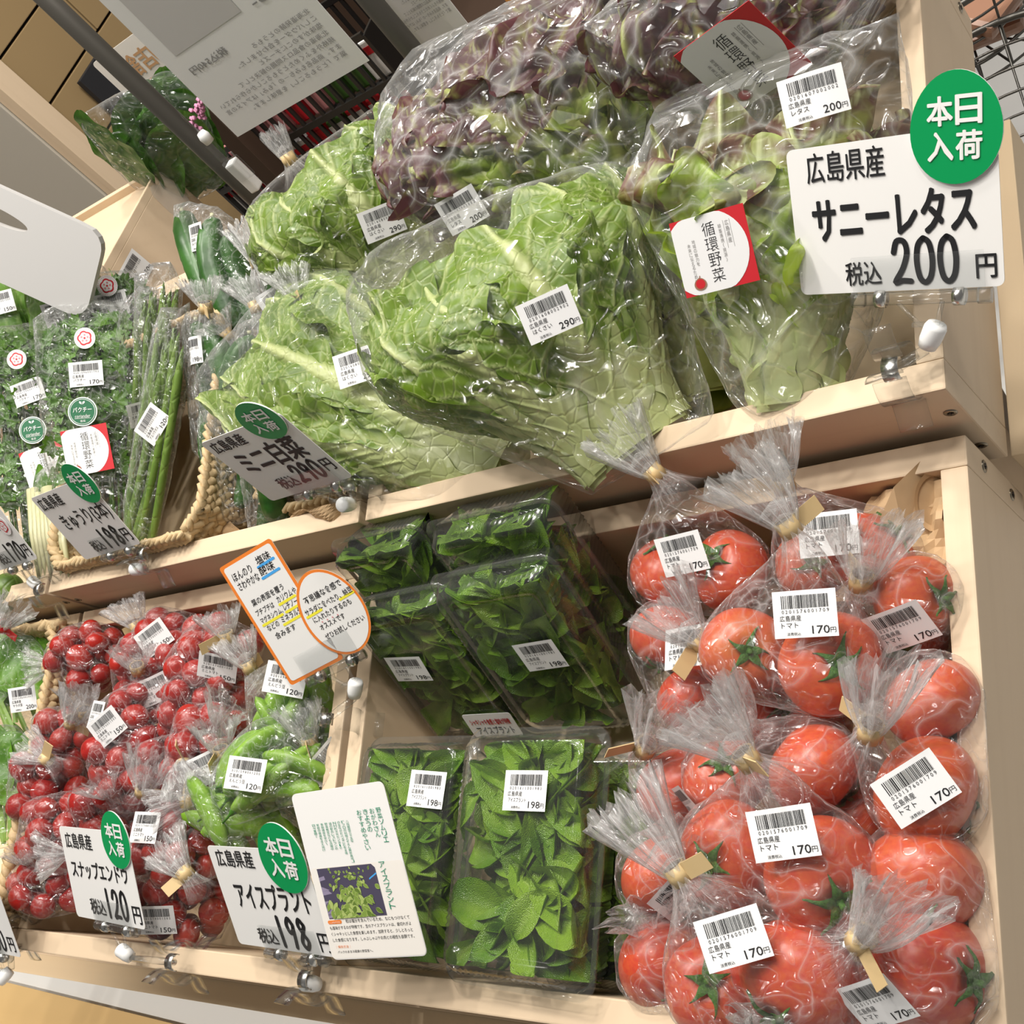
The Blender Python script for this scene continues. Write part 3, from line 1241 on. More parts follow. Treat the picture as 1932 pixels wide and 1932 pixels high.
# ================================================================ BIG TOMATOES
def tomato_mesh(seed, green=0.0):
    rnd = random.Random(seed)
    nu, nv = 48, 30
    lob = rnd.choice([5, 6, 7])
    ph = rnd.random() * 6
    asym = rnd.uniform(.02, .05)
    vs, fs, tip = [], [], []
    for j in range(nv + 1):
        t = PI * j / nv
        for i in range(nu):
            a = 2 * PI * i / nu
            rib = (.030 * math.cos(lob * a + ph) + .018 * math.cos((lob - 2) * a + ph * 2)) * math.sin(t) ** 1 * (0.35 + .65 * max(0, math.cos(t)))
            r = math.sin(t) * (1 + rib + asym * math.cos(2 * a + ph)) * (1 + .04 * math.sin(t))
            z = math.cos(t) * .86
            dim = math.exp(-(t / .30) ** 2)
            z -= .17 * dim
            z += .05 * math.exp(-((PI - t) / .22) ** 2)
            vs.append((r * math.cos(a), r * math.sin(a), z))
            tip.append(green * max(0, math.cos(t) - .35) * (1.1 + .4 * math.sin(lob * a)))
    for j in range(nv):
        for i in range(nu):
            fs.append((j * nu + i, (j + 1) * nu + i, (j + 1) * nu + (i + 1) % nu, j * nu + (i + 1) % nu))
    return mesh_from('flesh', vs, fs, ('tomato_skin',), attrs={'tip': tip})


def calyx_mesh(seed):
    rnd = random.Random(seed)
    g = Geo()
    n = rnd.choice([5, 5, 6])
    for k in range(n):
        a = 2 * PI * k / n + rnd.uniform(-.25, .25)
        L_ = rnd.uniform(.42, .66)
        curl = rnd.uniform(.02, .20)
        sw = rnd.uniform(-.35, .35)
        vs, fs = [], []
        for i in range(8):
            t = i / 7
            r = .03 + L_ * t
            aa = a + sw * t * t
            z = .78 + .10 * math.sin(PI * min(1, t * 1.1)) - .10 * t * t + curl * t * t
            w = .105 * (1 - t) ** .6 * (0.55 + .6 * math.sin(PI * min(1, t * 1.3 + .2))) + .004
            tx, ty = -math.sin(aa), math.cos(aa)
            for s, dz in ((-1, -.012), (0, .022), (1, -.012)):
                vs.append((r * math.cos(aa) + tx * w * s, r * math.sin(aa) + ty * w * s, z + dz))
        for i in range(7):
            for s in (0, 1):
                fs.append((3 * i + s, 3 * i + s + 1, 3 * i + 4 + s, 3 * i + 3 + s))
        g.add(vs, fs, 'calyx', True)
        g.add([(p[0], p[1], p[2] - .018) for p in vs], [f[::-1] for f in fs], 'calyx', True)
    g.lathe([(0, .98), (.05, .985), (.062, .95), (.055, .86), (.10, .80), (.13, .76)], 'calyx', 10)
    return g.mesh('calyx')


TOMS = [tomato_mesh(i, g_) for i, g_ in ((1, 0), (2, 0), (3, .75), (4, 0))]
CALS = [calyx_mesh(i) for i in range(4)]
_tk = 0


def tomato(px, py, z, rpx, sx, sy, label, var=None, group=None):
    """one big tomato; (sx, sy) is where the stalk end points as seen from the aisle"""
    global _tk
    p = at(px, py, z)
    d = (p - CAM_P).length
    r = rpx * d / FPX
    zd = view_dir(sx, sy) if math.hypot(sx, sy) <= 1 else (CR * sx + CD * sy - CF * -.35)
    q = zd.normalized().to_track_quat('Z', 'Y').to_matrix().to_4x4()
    sc = Matrix.Scale(r * .97, 4)
    k = _tk if var is None else var
    _tk += 1
    M = T(p) @ q @ Matrix.Rotation(_tk * 1.3, 4, 'Z')
    t = thing('tomato', label, 'tomato', M @ sc, group)
    part('flesh', TOMS[k % 4], t)
    part('calyx', CALS[_tk % 4], t, label='green star-shaped calyx')
    return p, r


def tom_pts(lst):
    P = []
    for p, r in lst:
        P += sphere_pts(p, r)
    return P


def tombag(name_label, toms, neckpx, nz, tailpx, labels, seed, **kw):
    ps = [tomato(*a) for a in toms]
    n0 = at(neckpx[0], neckpx[1], nz)
    n1 = at(tailpx[0], tailpx[1], nz + .035)
    return bag('tomato_bag', name_label, 'bag', tom_pts(ps), (n0, n1 - n0), labels=labels, seed=seed, group='clear bags of big tomatoes', tail=((n1 - n0).length, .027, .3), **kw)


tombag('clear bag with two tomatoes at the back left, tail over the rim',
       [(1265, 1078, -.015, 76, -.2, -.9, 'red tomato at the back left corner behind its price sticker', 0),
        (1376, 1076, -.012, 76, -.62, -.45, 'red tomato right of the back left price sticker', 3)],
       (1235, 893), .055, (1140, 800), [(TOM, 1290, 1043, 1309, 1040)], 1)
tombag('clear bag with two tomatoes behind the tall middle tail, half hidden',
       [(1530, 1068, -.03, 66, -.15, -.15, 'small orange-red tomato in the dark behind the tall bag tail', 1),
        (1645, 1050, -.01, 84, .5, -.7, 'round red tomato under the spread bag tail near the kraft paper', 0)],
       (1478, 912), .04, (1440, 815), [(TOM, 1565, 1008, 1600, 1003)], 2)
tombag('clear bag with two tomatoes, calyxes facing up, tall tail crossing the crate rim',
       [(1404, 1228, .018, 80, -.05, -.1, 'orange-red tomato with a yellow shoulder', 2),
        (1566, 1252, .022, 93, -.06, -.1, 'large red tomato with a green star calyx under the middle sticker', 0)],
       (1488, 995), .075, (1400, 870), [(TOM, 1521, 1158, 1560, 1155)], 3, rb=.03)
tombag('clear bag with two tomatoes at the back right, wide fan tail pointing up',
       [(1728, 1128, .0, 78, .45, -.05, 'red tomato against the right wall behind a tilted sticker', 3),
        (1712, 1208, -.03, 70, -.5, .3, 'dark red tomato below the tilted sticker at the right wall', 1)],
       (1625, 1095), .035, (1645, 985), [(TOM, 1702, 1178, 1745, 1168)], 4)
tombag('clear bag with two tomatoes on the left edge, tail lying left',
       [(1262, 1205, -.015, 72, -.3, .9, 'red tomato at the left edge below the back bag', 1),
        (1312, 1318, -.02, 72, .4, .8, 'pinkish tomato under crumpled film on the left', 0)],
       (1322, 1210), .03, (1228, 1128), [(TOM, 1300, 1222, 1318, 1216)], 5)
tombag('clear bag with two tomatoes along the right wall, upright tail with a tape flag',
       [(1757, 1325, .0, 86, .5, .8, 'bright red tomato touching the right wall, above the slanted sticker', 3),
        (1745, 1492, .01, 97, .85, .5, 'big orange-red tomato under the slanted sticker at the right wall', 1)],
       (1643, 1378), .055, (1672, 1255), [(TOM, 1727, 1486, 1768, 1462)], 6)
tombag('clear bag with tomatoes under other bags in the middle of the crate',
       [(1451, 1345, -.05, 66, .3, -.3, 'dark red tomato in the gap below the yellow-shouldered one', 0),
        (1545, 1372, -.055, 62, .5, .5, 'shaded red tomato in the gap under the large calyx tomato', 1),
        (1622, 1552, -.03, 84, .6, .6, 'shaded dark red tomato between the two big front bags', 0)],
       (1600, 1330), -.01, (1630, 1290), [], 7, tape=False, rb=.012)
tombag('clear bag with two tomatoes in the middle, one smooth bottom up',
       [(1535, 1452, .012, 88, .75, .6, 'smooth orange-red tomato lying bottom up in the middle', 3),
        (1370, 1468, .0, 74, -.25, -.62, 'lobed red tomato with its calyx at the top, middle left', 0)],
       (1412, 1372), .035, (1350, 1330), [(TOM, 1305, 1512, 1325, 1508)], 8, tape=False, rb=.02)
tombag('clear bag on the left with one tomato, tail standing up',
       [(1278, 1485, -.02, 80, .5, .8, 'orange tomato behind streaked film at the left side', 1)],
       (1218, 1410), .02, (1262, 1325), [], 9)
tombag('clear bag with two tomatoes in front, sticker across the middle, long tail up left',
       [(1375, 1612, .022, 92, -.62, -.02, 'pinkish red tomato with a side calyx left of the centre sticker', 0),
        (1552, 1655, .030, 104, .10, .22, 'orange-red tomato with a spidery star calyx right of the centre sticker', 1)],
       (1410, 1432), .085, (1310, 1320), [(TOM, 1480, 1571, 1530, 1565)], 10, rb=.032)
tombag('clear bag with one tomato at the lower left beside the leaf box',
       [(1247, 1652, -.01, 78, .6, .7, 'smooth red tomato left of the lower tail, beside the leaf box', 3)],
       (1290, 1600), .02, (1300, 1560), [(TOM, 1283, 1680, 1296, 1674)], 11, tape=False, rb=.015)
tombag('clear bag with one tomato in the front left corner',
       [(1255, 1818, -.015, 84, .45, .35, 'red ribbed tomato in the front left corner', 0)],
       (1215, 1735), .0, (1200, 1715), [], 12, tape=False, rb=.012)
tombag('clear bag with two tomatoes at the front edge, long tail over the leaf box',
       [(1352, 1862, .012, 88, -.35, -.45, 'red tomato under the large front sticker', 1),
        (1508, 1848, .026, 108, -.6, .6, 'largest red tomato at the front edge', 0)],
       (1280, 1648), .085, (1165, 1500), [(TOM, 1385, 1770, 1437, 1755)], 13, rb=.032)
tombag('clear bag with three tomatoes in the front right corner, tail pointing right',
       [(1738, 1662, .005, 102, -.15, .72, 'bright orange-red tomato at the right wall above the corner bag', 1),
        (1752, 1832, .008, 104, .6, -.1, 'red tomato in the front right corner', 3),
        (1640, 1900, -.01, 84, 0, .8, 'dark red tomato behind the lowest price sticker', 0)],
       (1625, 1772), .06, (1722, 1690), [(TOM, 1655, 1885, 1700, 1878)], 14, rb=.03)
tombag('clear bag of tomatoes at the very front, cut by the lower edge',
       [(1405, 1960, -.01, 84, .3, .5, 'tomato cut by the lower picture edge', 0)],
       (1440, 1935), .02, (1460, 1900), [], 15, tape=False, rb=.012)
# ================================================================ CLEAR LEAF BOXES
def rr_ring(w, h, r, z, n=208, rib=0.0, pitch=0.0052):
    """rounded-rectangle ring of n points, optionally corrugated"""
    base = rrect(w, h, r, 10)
    P = [V((p[0], p[1], 0)) for p in base]
    seg = [(P[(i + 1) % len(P)] - P[i]).length for i in range(len(P))]
    tot = sum(seg)
    out = []
    i, acc = 0, 0.0
    for k in range(n):
        s = tot * k / n
        while acc + seg[i] < s:
            acc += seg[i]
            i = (i + 1) % len(P)
        t = (s - acc) / max(seg[i], 1e-9)
        p = P[i].lerp(P[(i + 1) % len(P)], t)
        e = (P[(i + 1) % len(P)] - P[i]).normalized()
        nn = V((e.y, -e.x, 0))
        if rib:
            p = p + nn * rib * math.cos(2 * PI * s / pitch)
        out.append(V((p.x, p.y, z)))
    return out


def loft(g, rings, m, cap=True):
    n = len(rings[0])
    vs = [p for r in rings for p in r]
    fs = []
    for j in range(len(rings) - 1):
        for k in range(n):
            fs.append((j * n + k, j * n + (k + 1) % n, (j + 1) * n + (k + 1) % n, (j + 1) * n + k))
    if cap:
        fs.append(tuple((len(rings) - 1) * n + k for k in range(n)))
    g.add(vs, fs, m, True)


def clam_meshes(w, h):
    lid, tray = Geo(), Geo()
    rib = 0.0011
    loft(lid, [rr_ring(w + .001, h + .001, .016, -.0005), rr_ring(w, h, .016, .0022), rr_ring(w - .012, h - .012, .012, .0022),
               rr_ring(w - .014, h - .014, .012, .005, rib=rib), rr_ring(w - .022, h - .022, .011, .018, rib=rib),
               rr_ring(w - .026, h - .026, .010, .0195), rr_ring(w - .044, h - .044, .006, .0195),
               rr_ring(w - .046, h - .046, .005, .0180), rr_ring(w - .052, h - .052, .004, .0180)], 'clam_plastic')
    loft(tray, [rr_ring(w, h, .016, .0005), rr_ring(w - .010, h - .010, .012, .0),
                rr_ring(w - .013, h - .013, .012, -.004, rib=rib), rr_ring(w - .026, h - .026, .012, -.032, rib=rib),
                rr_ring(w - .032, h - .032, .010, -.034)], 'clam_plastic')
    return lid.mesh('lid'), tray.mesh('tray')


def spoon(g, M, L_, W_, cup, droop, m, rnd, thick=0.0016, ruf=0.0):
    nu, nv = 7, 11
    vs, fs, ve = [], [], []
    ph = rnd.random() * 6
    for j in range(nv):
        v = j / (nv - 1)
        wd = W_ / 2 * (0.20 + .95 * math.sin(PI * v ** 1.35)) * (1 - .75 * max(0, (v - .8) / .2) ** 2)
        for i in range(nu):
            u = i / (nu - 1) * 2 - 1
            x = u * wd
            y = L_ * v
            z = cup * u * u * wd * 1.6 - droop * L_ * v * v + ruf * math.sin(9 * v + ph + u * 2) * abs(u)
            vs.append(M @ V((x, y, z)))
            ve.append(max(0, 1 - abs(u) * 5) * .7 * (1 - v))
    for j in range(nv - 1):
        for i in range(nu - 1):
            k = j * nu + i
            fs.append((k, k + 1, k + nu + 1, k + nu))
    g.add(vs, fs, m, True, vein=ve)
    nrm = (M.to_3x3() @ V((0, 0, 1))).normalized() * thick
    g.add([p - nrm for p in vs], [f[::-1] for f in fs], m, True, vein=ve)


def ice_shoot(seed, bx, by, z0, z1, n=40):
    """a handful of ice plant shoots lying in a box of half-size bx, by"""
    rnd = random.Random(seed)
    fo, st = Geo(), Geo()
    for sh in range(3):
        y0 = -by * .98 + by * .62 * sh
        x0 = rnd.uniform(-.35, .35) * bx
        tip = V((rnd.uniform(-.4, .4) * bx, min(by * .9, y0 + by * .8), z1 - .008))
        b = V((x0, y0, z0 + .012))
        st.tube([b, b.lerp(tip, .5) + V((0, 0, .004)), tip], [.0035, .003, .0015], 'ice_leaf', 8)
        for k in range(n // 2):
            t = (k + 1) / (n // 2)
            o = b.lerp(tip, .15 + .85 * t)
            a = k * 2.4 + rnd.uniform(-.4, .4)
            el = rnd.uniform(.05, .8) * (.5 + .6 * t)
            d = V((math.cos(a) * math.cos(el), math.sin(a) * math.cos(el) * .9 + .25, abs(math.sin(el))))
            L_ = rnd.uniform(.050, .085)
            d.normalize()
            e_ = o + d * L_ * .9
            if e_.z > z1 - .009:
                d.z = (z1 - .009 - o.z) / (L_ * .9)
            for ax, lim_ in ((0, bx), (1, by)):
                if abs(o[ax] + d[ax] * L_ * .9) > lim_:
                    d[ax] *= .35
            d.normalize()
            q = frame(o, d.cross(V((0, 0, 1)) if abs(d.z) < .95 else V((1, 0, 0))), d)
            spoon(fo, q @ Matrix.Rotation(rnd.uniform(-.5, .5), 4, 'Y'), L_, L_ * rnd.uniform(.26, .42), rnd.uniform(.2, .7), rnd.uniform(-.1, .5), 'ice_leaf', rnd, ruf=.0025)
    # lower filling leaves
    for k in range(n + 24):
        o = V((rnd.uniform(-.85, .85) * bx, rnd.uniform(-.98, .85) * by, rnd.uniform(z0, z1 * .3)))
        a = rnd.uniform(0, 6.28)
        d = V((math.cos(a), math.sin(a), rnd.uniform(-.1, .5)))
        q = frame(o, d.cross(V((0, 0, 1))), d)
        spoon(fo, q @ Matrix.Rotation(rnd.uniform(-.6, .6), 4, 'Y'), rnd.uniform(.040, .062), rnd.uniform(.018, .028), .6, .3, 'ice_leaf', rnd, ruf=.002)
    lim = lambda p: (max(-bx, min(bx, p[0])), max(-by, min(by, p[1])), max(z0 + .0005, min(z1, p[2])))
    fo.v = [lim(p) for p in fo.v]
    st.v = [lim(p) for p in st.v]
    return fo.mesh('foliage'), st.mesh('stem')


def leaf_box(o, ex, ey, w, h, label, seed, stickers=(), front=None):
    M = frame(o, ex, ey)
    lid, tray = clam_meshes(w, h)
    t = thing('clear_leaf_box', label, 'plastic box', M, 'clear boxes of ice plant')
    part('tray', tray, t)
    part('lid', lid, t)
    for (x, y, rot, spec) in stickers:
        part('price_label', label_mesh(*spec), t, T((x, y, .0202)) @ Matrix.Rotation(rot, 4, 'Z'))
    if front:
        x, y, rot = front
        g = Geo()
        g.slab(rrect(.056, .030, .003), 'label_white', 0, .0003)
        text(g, 'シャキシャキ食感と塩味が特徴', -.023, .001, .046, .0075, 'ink_red', .0005, .012)
        text(g, 'アイスプラント', -.020, -.011, .042, .0095, 'ink', .0005, .02)
        part('name_sticker', g.mesh('name_sticker'), t, T((x, y, .0202)) @ Matrix.Rotation(rot, 4, 'Z'), label='white name sticker with red and black lettering')
    fo, st = ice_shoot(seed, w / 2 - .013, h / 2 - .013, -.031, .0168)
    p = thing('ice_plant', 'green ice plant shoots in the ' + label[6:].split(',')[0], 'vegetable', M, 'ice plant shoots in the clear boxes')
    part('foliage', fo, p)
    part('stem', st, p)
    return t


leaf_box((-.364, -.036, -.006), (1, 0, 0), (0, .469, .883), .142, .188, 'clear leaf box leaning on the back wall, furthest right at the rear', 16)
leaf_box((-.505, -.030, -.012), (1, .0, 0), (0, .469, .883), .118, .186, 'clear leaf box at the rear left corner of the crate', 17, [(.012, -.004, .1, ICEP)])
leaf_box((-.492, -.086, -.030), (1, .03, 0), (0, .545, .839), .128, .180, 'clear leaf box with a name sticker, left of the middle', 15, [(-.022, .016, -.12, ICEP)], front=(.026, -.064, -.06))
leaf_box((-.362, -.088, -.008), (1, .02, 0), (0, .545, .839), .134, .186, 'clear leaf box leaning in the middle, sticker on its lid', 14, [(.014, .008, .02, ICEP)])
leaf_box((-.300, -.262, -.052), (1, -.02, 0), (0.02, 1, 0), .136, .190, 'clear leaf box underneath, only its right edge shows', 13)
leaf_box((-.487, -.256, -.006), (1, -.03, 0), (.03, 1, 0), .136, .196, 'clear leaf box at the front left, behind the leaflet', 12, [(.028, .050, -.05, ICEP)])
leaf_box((-.344, -.258, .014), (1, -.03, 0), (.03, 1, 0), .142, .196, 'clear leaf box at the front, whole lid in view', 11, [(.008, .046, .0, ICEP)])

# ================================================================ NAPA CABBAGES AND LETTUCES


def sm(a, b, x):
    t = max(0.0, min(1.0, (x - a) / (b - a)))
    return t * t * (3 - 2 * t)


def head_leaf(L_, W_, D_, phi, span, lay, seed, m, ruffle, vtop=1.0, nu=64, nv=96, vs_=0.0, stalk=0.030, ragged=0.02, pleat=0.0015, edge_out=0.014, bw=.028, rf=1.0):
    """one leaf wrapped round a flattened, fan-shaped head; returns mesh data in head coordinates (y up the head, z to the shopper)"""
    rnd = random.Random(seed)
    o = V((seed * 1.37, seed * .71, seed * 2.3))
    vs, fs, ve, tp = [], [], [], []
    k0 = rnd.random()
    for j in range(nv):
        v = vs_ + (vtop - vs_) * j / (nv - 1)
        for i in range(nu):
            u = i / (nu - 1) * 2 - 1
            wid = span * (0.55 + .45 * sm(0, .6, v)) * (1 - .30 * sm(.8, 1.0, v / vtop))
            a = phi + u * wid
            Rx = (bw + (W_ - bw) * sm(0, .9, v) - .02 * sm(.85, 1.05, v)) * (1 + .06 * lay)
            Rz = (.026 + (D_ - .026) * sm(0, .6, v) - D_ * .55 * sm(.70, 1.05, v)) * (1 + .09 * lay)
            y = L_ * v * (1 - .10 * u * u * sm(.3, 1, v)) + .004 * lay
            p = V((math.sin(a) * Rx, y, math.cos(a) * Rz))
            nn = V((math.sin(a) / max(Rx, .01), 0, math.cos(a) / max(Rz, .01))).normalized()
            lat = u * wid * (Rx + Rz) / 2
            # midrib and side veins
            mw = stalk * (1 - min(1, v * 1.02)) ** 1.3 + .0018
            mid = max(0.0, 1 - abs(lat) / mw)
            sd_ = 1 if u > 0 else -1
            q = (v * L_ - abs(lat) * 1.5 - .008 * math.sin(abs(lat) * 60 + k0 * 6)) / (.032 + .004 * sd_)
            fr = abs(((q + k0) % 1) - .5) * 2
            lw_ = .17 * (1 - min(1, abs(lat) / .10)) + .05
            side = max(0.0, 1 - (1 - fr) / lw_) * sm(.10, .25, v)
            q2 = (v * L_ * .6 + abs(lat) * 1.3) / .019 + 3 * noise.noise(V((lat * 30, v * 8, seed)))
            side2 = max(0.0, 1 - (1 - abs((q2 % 1) - .5) * 2) / .09) * .55 * sm(.25, .45, v)
            h = .0042 * min(1, mid * 1.6) + .0022 * side + .001 * side2
            h += pleat * (1 - (1 - fr) ** 2) * -1.0 * sm(.15, .4, v)
            nz = noise.noise(V((lat * 22 * rf, v * L_ * 22 * rf, 0)) + o)
            nz2 = noise.noise(V((lat * 55 * rf, v * L_ * 55 * rf, 4)) + o)
            eu = abs(u) ** 3
            ed = max(eu, sm(.78, 1.0, v / vtop))
            h += ruffle * (nz * (.35 + 1.3 * ed) + .45 * nz2 * (.3 + ed)) * sm(.08, .4, v)
            h += edge_out * eu * sm(.2, .7, v)
            p = p + nn * h
            if ragged:
                rg = ragged * noise.noise(V((lat * 40, v * 10, 9)) + o)
                p.y += rg * sm(.75, 1.0, v / vtop) * 1.2
                p += V((math.cos(a) * sd_, 0, 0)) * rg * eu
            vs.append(p)
            ve.append(min(1.0, max(mid * 1.3, side * .8, side2, 1.05 - v / .20)))
            tp.append(v + .12 * eu)
    for j in range(nv - 1):
        for i in range(nu - 1):
            k = j * nu + i
            fs.append((k, k + 1, k + nu + 1, k + nu))
    return vs, fs, ve, tp


def head(name, label, cat, base, top, face, L_, W_, D_, leaves, seed, m, ruffle, white_base, group, core='napa_core', **kw):
    """a leafy head lying from base to top, its best side turned to `face`"""
    y = (V(top) - V(base)).normalized()
    z = V(face) - y * V(face).dot(y)
    M = frame(base, y.cross(z), y)
    root = thing(name, label, cat, M, group)
    pts = []
    for i, (phi, span, lay, vt) in enumerate(leaves):
        vs, fs, ve, tp = head_leaf(L_, W_, D_, math.radians(phi), math.radians(span), lay, seed * 17 + i, m, ruffle, vt, **kw)
        if white_base:
            tp = [max(0.0, 1.15 - (t * 2.4)) for t in tp]
        part('leaf', mesh_from('leaf', vs, fs, (m,), attrs={'vein': ve, 'tip': tp}), root)
        pts += [M @ p for p in vs[::37]]
    g = Geo()
    n = 18
    prof = [(0.0, -.004), (.020, -.003), (.028, .006), (.026, .03), (W_ * .45, L_ * .4), (W_ * .60, L_ * .62), (W_ * .5, L_ * .8), (0, L_ * .84)]
    g.lathe(prof, core, n)
    me = g.mesh('heart', Matrix.Diagonal((1, 1, D_ / W_ * .95, 1)) @ Matrix.Rotation(-PI / 2, 4, 'X'))
    part('heart', me, root)
    return root, pts


NAPA_GRP = 'mini napa cabbages'
FACE = -CF
LV = [(-72, 40, -.6, 1.04), (70, 42, -.6, 1.0), (-28, 46, -.2, 1.0), (34, 44, 0, .98), (-58, 44, .4, 1.06), (4, 42, .5, .92), (62, 40, .8, .94), (-96, 36, .9, .92), (-36, 30, 1.1, .60), (92, 34, 1.0, .74)]


def napa(label, bpx, bz, tpx, tz, W_, D_, seed, bag_label, extra, labels, tilt=(0, 0, 0), lv=LV, neck=None, tail=(.055, .03, .35)):
    b, t = at(bpx[0], bpx[1], bz), at(tpx[0], tpx[1], tz)
    L_ = (t - b).length
    r, pts = head('napa_cabbage', label, 'cabbage', b, t, FACE + V(tilt), L_, W_, D_, lv, seed, 'napa_leaf', .0042, True, NAPA_GRP, bw=.046)
    for (px, py, z) in extra:
        pts.append(at(px, py, z))
    return bag('cabbage_bag', bag_label, 'bag', pts, neck=neck, labels=labels, seed=seed, m='film_big', sub=5, slack=.035, nscale=12.0, group='clear bags of mini napa cabbage', tail=tail)


napa('pale green mini napa cabbage at the back, its top beside the taped bag end', (815, 560), .015, (590, 320), .13, .105, .060, 21,
     'clear cabbage bag at the back with a twisted taped end',
     [(505, 350, .11), (770, 270, .09)], [(NAPA, 720, 418, 752, 406)], neck=(at(545, 300, .13), view_dir(-.5, -.8)), tail=(.035, .013, .5))
napa('mini napa cabbage at the left front, green leaves behind the small price card', (975, 885), .015, (485, 665), .105, .100, .062, 23,
     'clear cabbage bag at the left front behind the small price card',
     [(345, 712, .12), (385, 790, .10), (640, 590, .15)], [(NAPA, 675, 692, 712, 678)])
napa('large mini napa cabbage in the middle with a fan of pale veins', (1210, 855), .040, (905, 470), .140, .128, .070, 22,
     'clear cabbage bag in the middle with a loose upright corner',
     [(645, 555, .16), (690, 475, .17), (1085, 318, .20), (1125, 345, .19), (1345, 790, .07)], [(NAPA, 1037, 594, 1073, 578)])
# ---------------------------------------------------------------- lettuces and their bags
def scheme_card(w=0.060, h=0.060, cut=1.0):
    """red square card with a white disc, upright lettering and a small apple emblem"""
    g = Geo()
    g.slab([(-w / 2, -h / 2), (w / 2, -h / 2), (w / 2, h / 2), (-w / 2, h / 2)], 'ink_red', -.0004, 0)
    R = h * .56
    pts = []
    for k in range(49):
        a = -PI + 2 * PI * k / 48
        x, y = -w * .10 + R * math.cos(a), R * math.sin(a)
        pts.append((max(-w / 2, x), max(-h / 2, min(h / 2, y))))
    g.poly(pts[:-1], 'label_white', .0002)
    vtext(g, '循環野菜', -w * .09, h * .40, w * .165, h * .20, 'ink', .0004, -.008)
    vtext(g, '広島県産', w * .215, h * .36, w * .05, h * .075, 'ink_grey', .0004)
    vtext(g, '耕畜連携（資源）', w * .12, h * .33, w * .042, h * .062, 'ink_grey', .0004)
    vtext(g, '地域の魅力を', -w * .26, h * .22, w * .042, h * .058, 'ink_grey', .0004)
    vtext(g, '未来に伝えるために', -w * .33, h * .18, w * .042, h * .058, 'ink_grey', .0004)
    for x0, x1 in ((.195, .20), (.28, .285)):
        g.poly([(w * x0, 0), (w * x1, 0), (w * x1, h * .36), (w * x0, h * .36)], 'ink_grey', .0003)
    ax, ay, r = -w * .27, -h * .36, w * .085
    g.poly([(ax + r * 1.0 * math.cos(a) * (1 - .12 * math.sin(a)), ay + r * math.sin(a) * (1 - .12 * abs(math.cos(a)) ** .3 * (a < PI))) for a in [2 * PI * k / 24 for k in range(24)]], 'pack_brown', .0005)
    g.poly([(ax + r * .75 * math.cos(a), ay + r * .75 * math.sin(a)) for a in [2 * PI * k / 20 for k in range(20)]], 'ink_red', .0006)
    g.poly([(ax - .0004, ay + r * .8), (ax + .0004, ay + r * .8), (ax + .0012, ay + r * 1.25), (ax + .0004, ay + r * 1.25)], 'pack_brown', .0006)
    return g.mesh('scheme_card')


SCHEME = scheme_card()


def add_card(root, H, px, py, px2, py2, me=None, off=.007, name='scheme_card', label='white and red card with upright lettering', sc=1.0):
    P, n = H.hit(px, py)
    P = P + n * off
    org = root.matrix_world.translation
    M = WM.inverted() @ root.matrix_world
    part(name, me or SCHEME, root, M.inverted() @ stick(px, py, px2, py2, P, n) @ Matrix.Scale(sc, 4), label)


LV2 = [(-75, 44, -.7, .92), (72, 44, -.7, .95), (-30, 48, -.3, 1.0), (36, 46, -.1, .98), (-62, 44, .3, .93), (6, 44, .4, .96), (60, 42, .7, .88),
       (-96, 36, .8, .78), (-22, 40, .95, .82), (94, 36, 1.0, .74), (30, 34, 1.1, .66), (-55, 30, 1.2, .60)]


def lettuce(name, label, bpx, bz, tpx, tz, W_, D_, seed, m, ruf, lv=LV2, tilt=(0, 0, 0)):
    b, t = at(bpx[0], bpx[1], bz), at(tpx[0], tpx[1], tz)
    return head(name, label, 'lettuce', b, t, FACE + V(tilt), (t - b).length, W_, D_, lv, seed, m, ruf, False, 'leaf lettuces', core='napa_core' if m == 'lettuce_leaf' else 'red_lettuce',
                nu=52, nv=72, stalk=.026, ragged=.035, pleat=.003, edge_out=.012, rf=1.6)


r_, pts = lettuce('red_leaf_lettuce', 'dark red and green lettuce at the back right under the white and red card', (1460, 260), .02, (1390, -90), .15, .115, .06, 31, 'red_lettuce', .020)
for q in ((1178, -20, .16), (1255, 190, .10), (1520, 150, .10), (1590, -40, .18)):
    pts.append(at(*q))
b_, H_ = bag('lettuce_bag', 'clear lettuce bag at the back right, cut by the top edge', 'bag', pts, seed=31, m='film_loose', sub=5, slack=.04, nscale=12.0, group='clear bags of lettuce')
add_card(b_, H_, 1402, 100, 1462, 70, sc=1.12)

r_, pts = lettuce('red_leaf_lettuce', 'big purple-red lettuce in the middle of the raised crate', (1225, 480), .03, (915, 130), .13, .135, .075, 32, 'red_lettuce', .020)
for q in ((712, 172, .15), (775, 98, .15), (955, 5, .15), (1150, -25, .17), (1275, 330, .08), (820, 392, .11), (905, 432, .09)):
    pts.append(at(*q))
b_, H_ = bag('lettuce_bag', 'large crinkled clear bag round the purple-red lettuce', 'bag', pts, labels=[(LETT, 872, 396, 905, 378, -6.0)], seed=32, m='film_loose', sub=5, slack=.06, nscale=11.0, group='clear bags of lettuce')

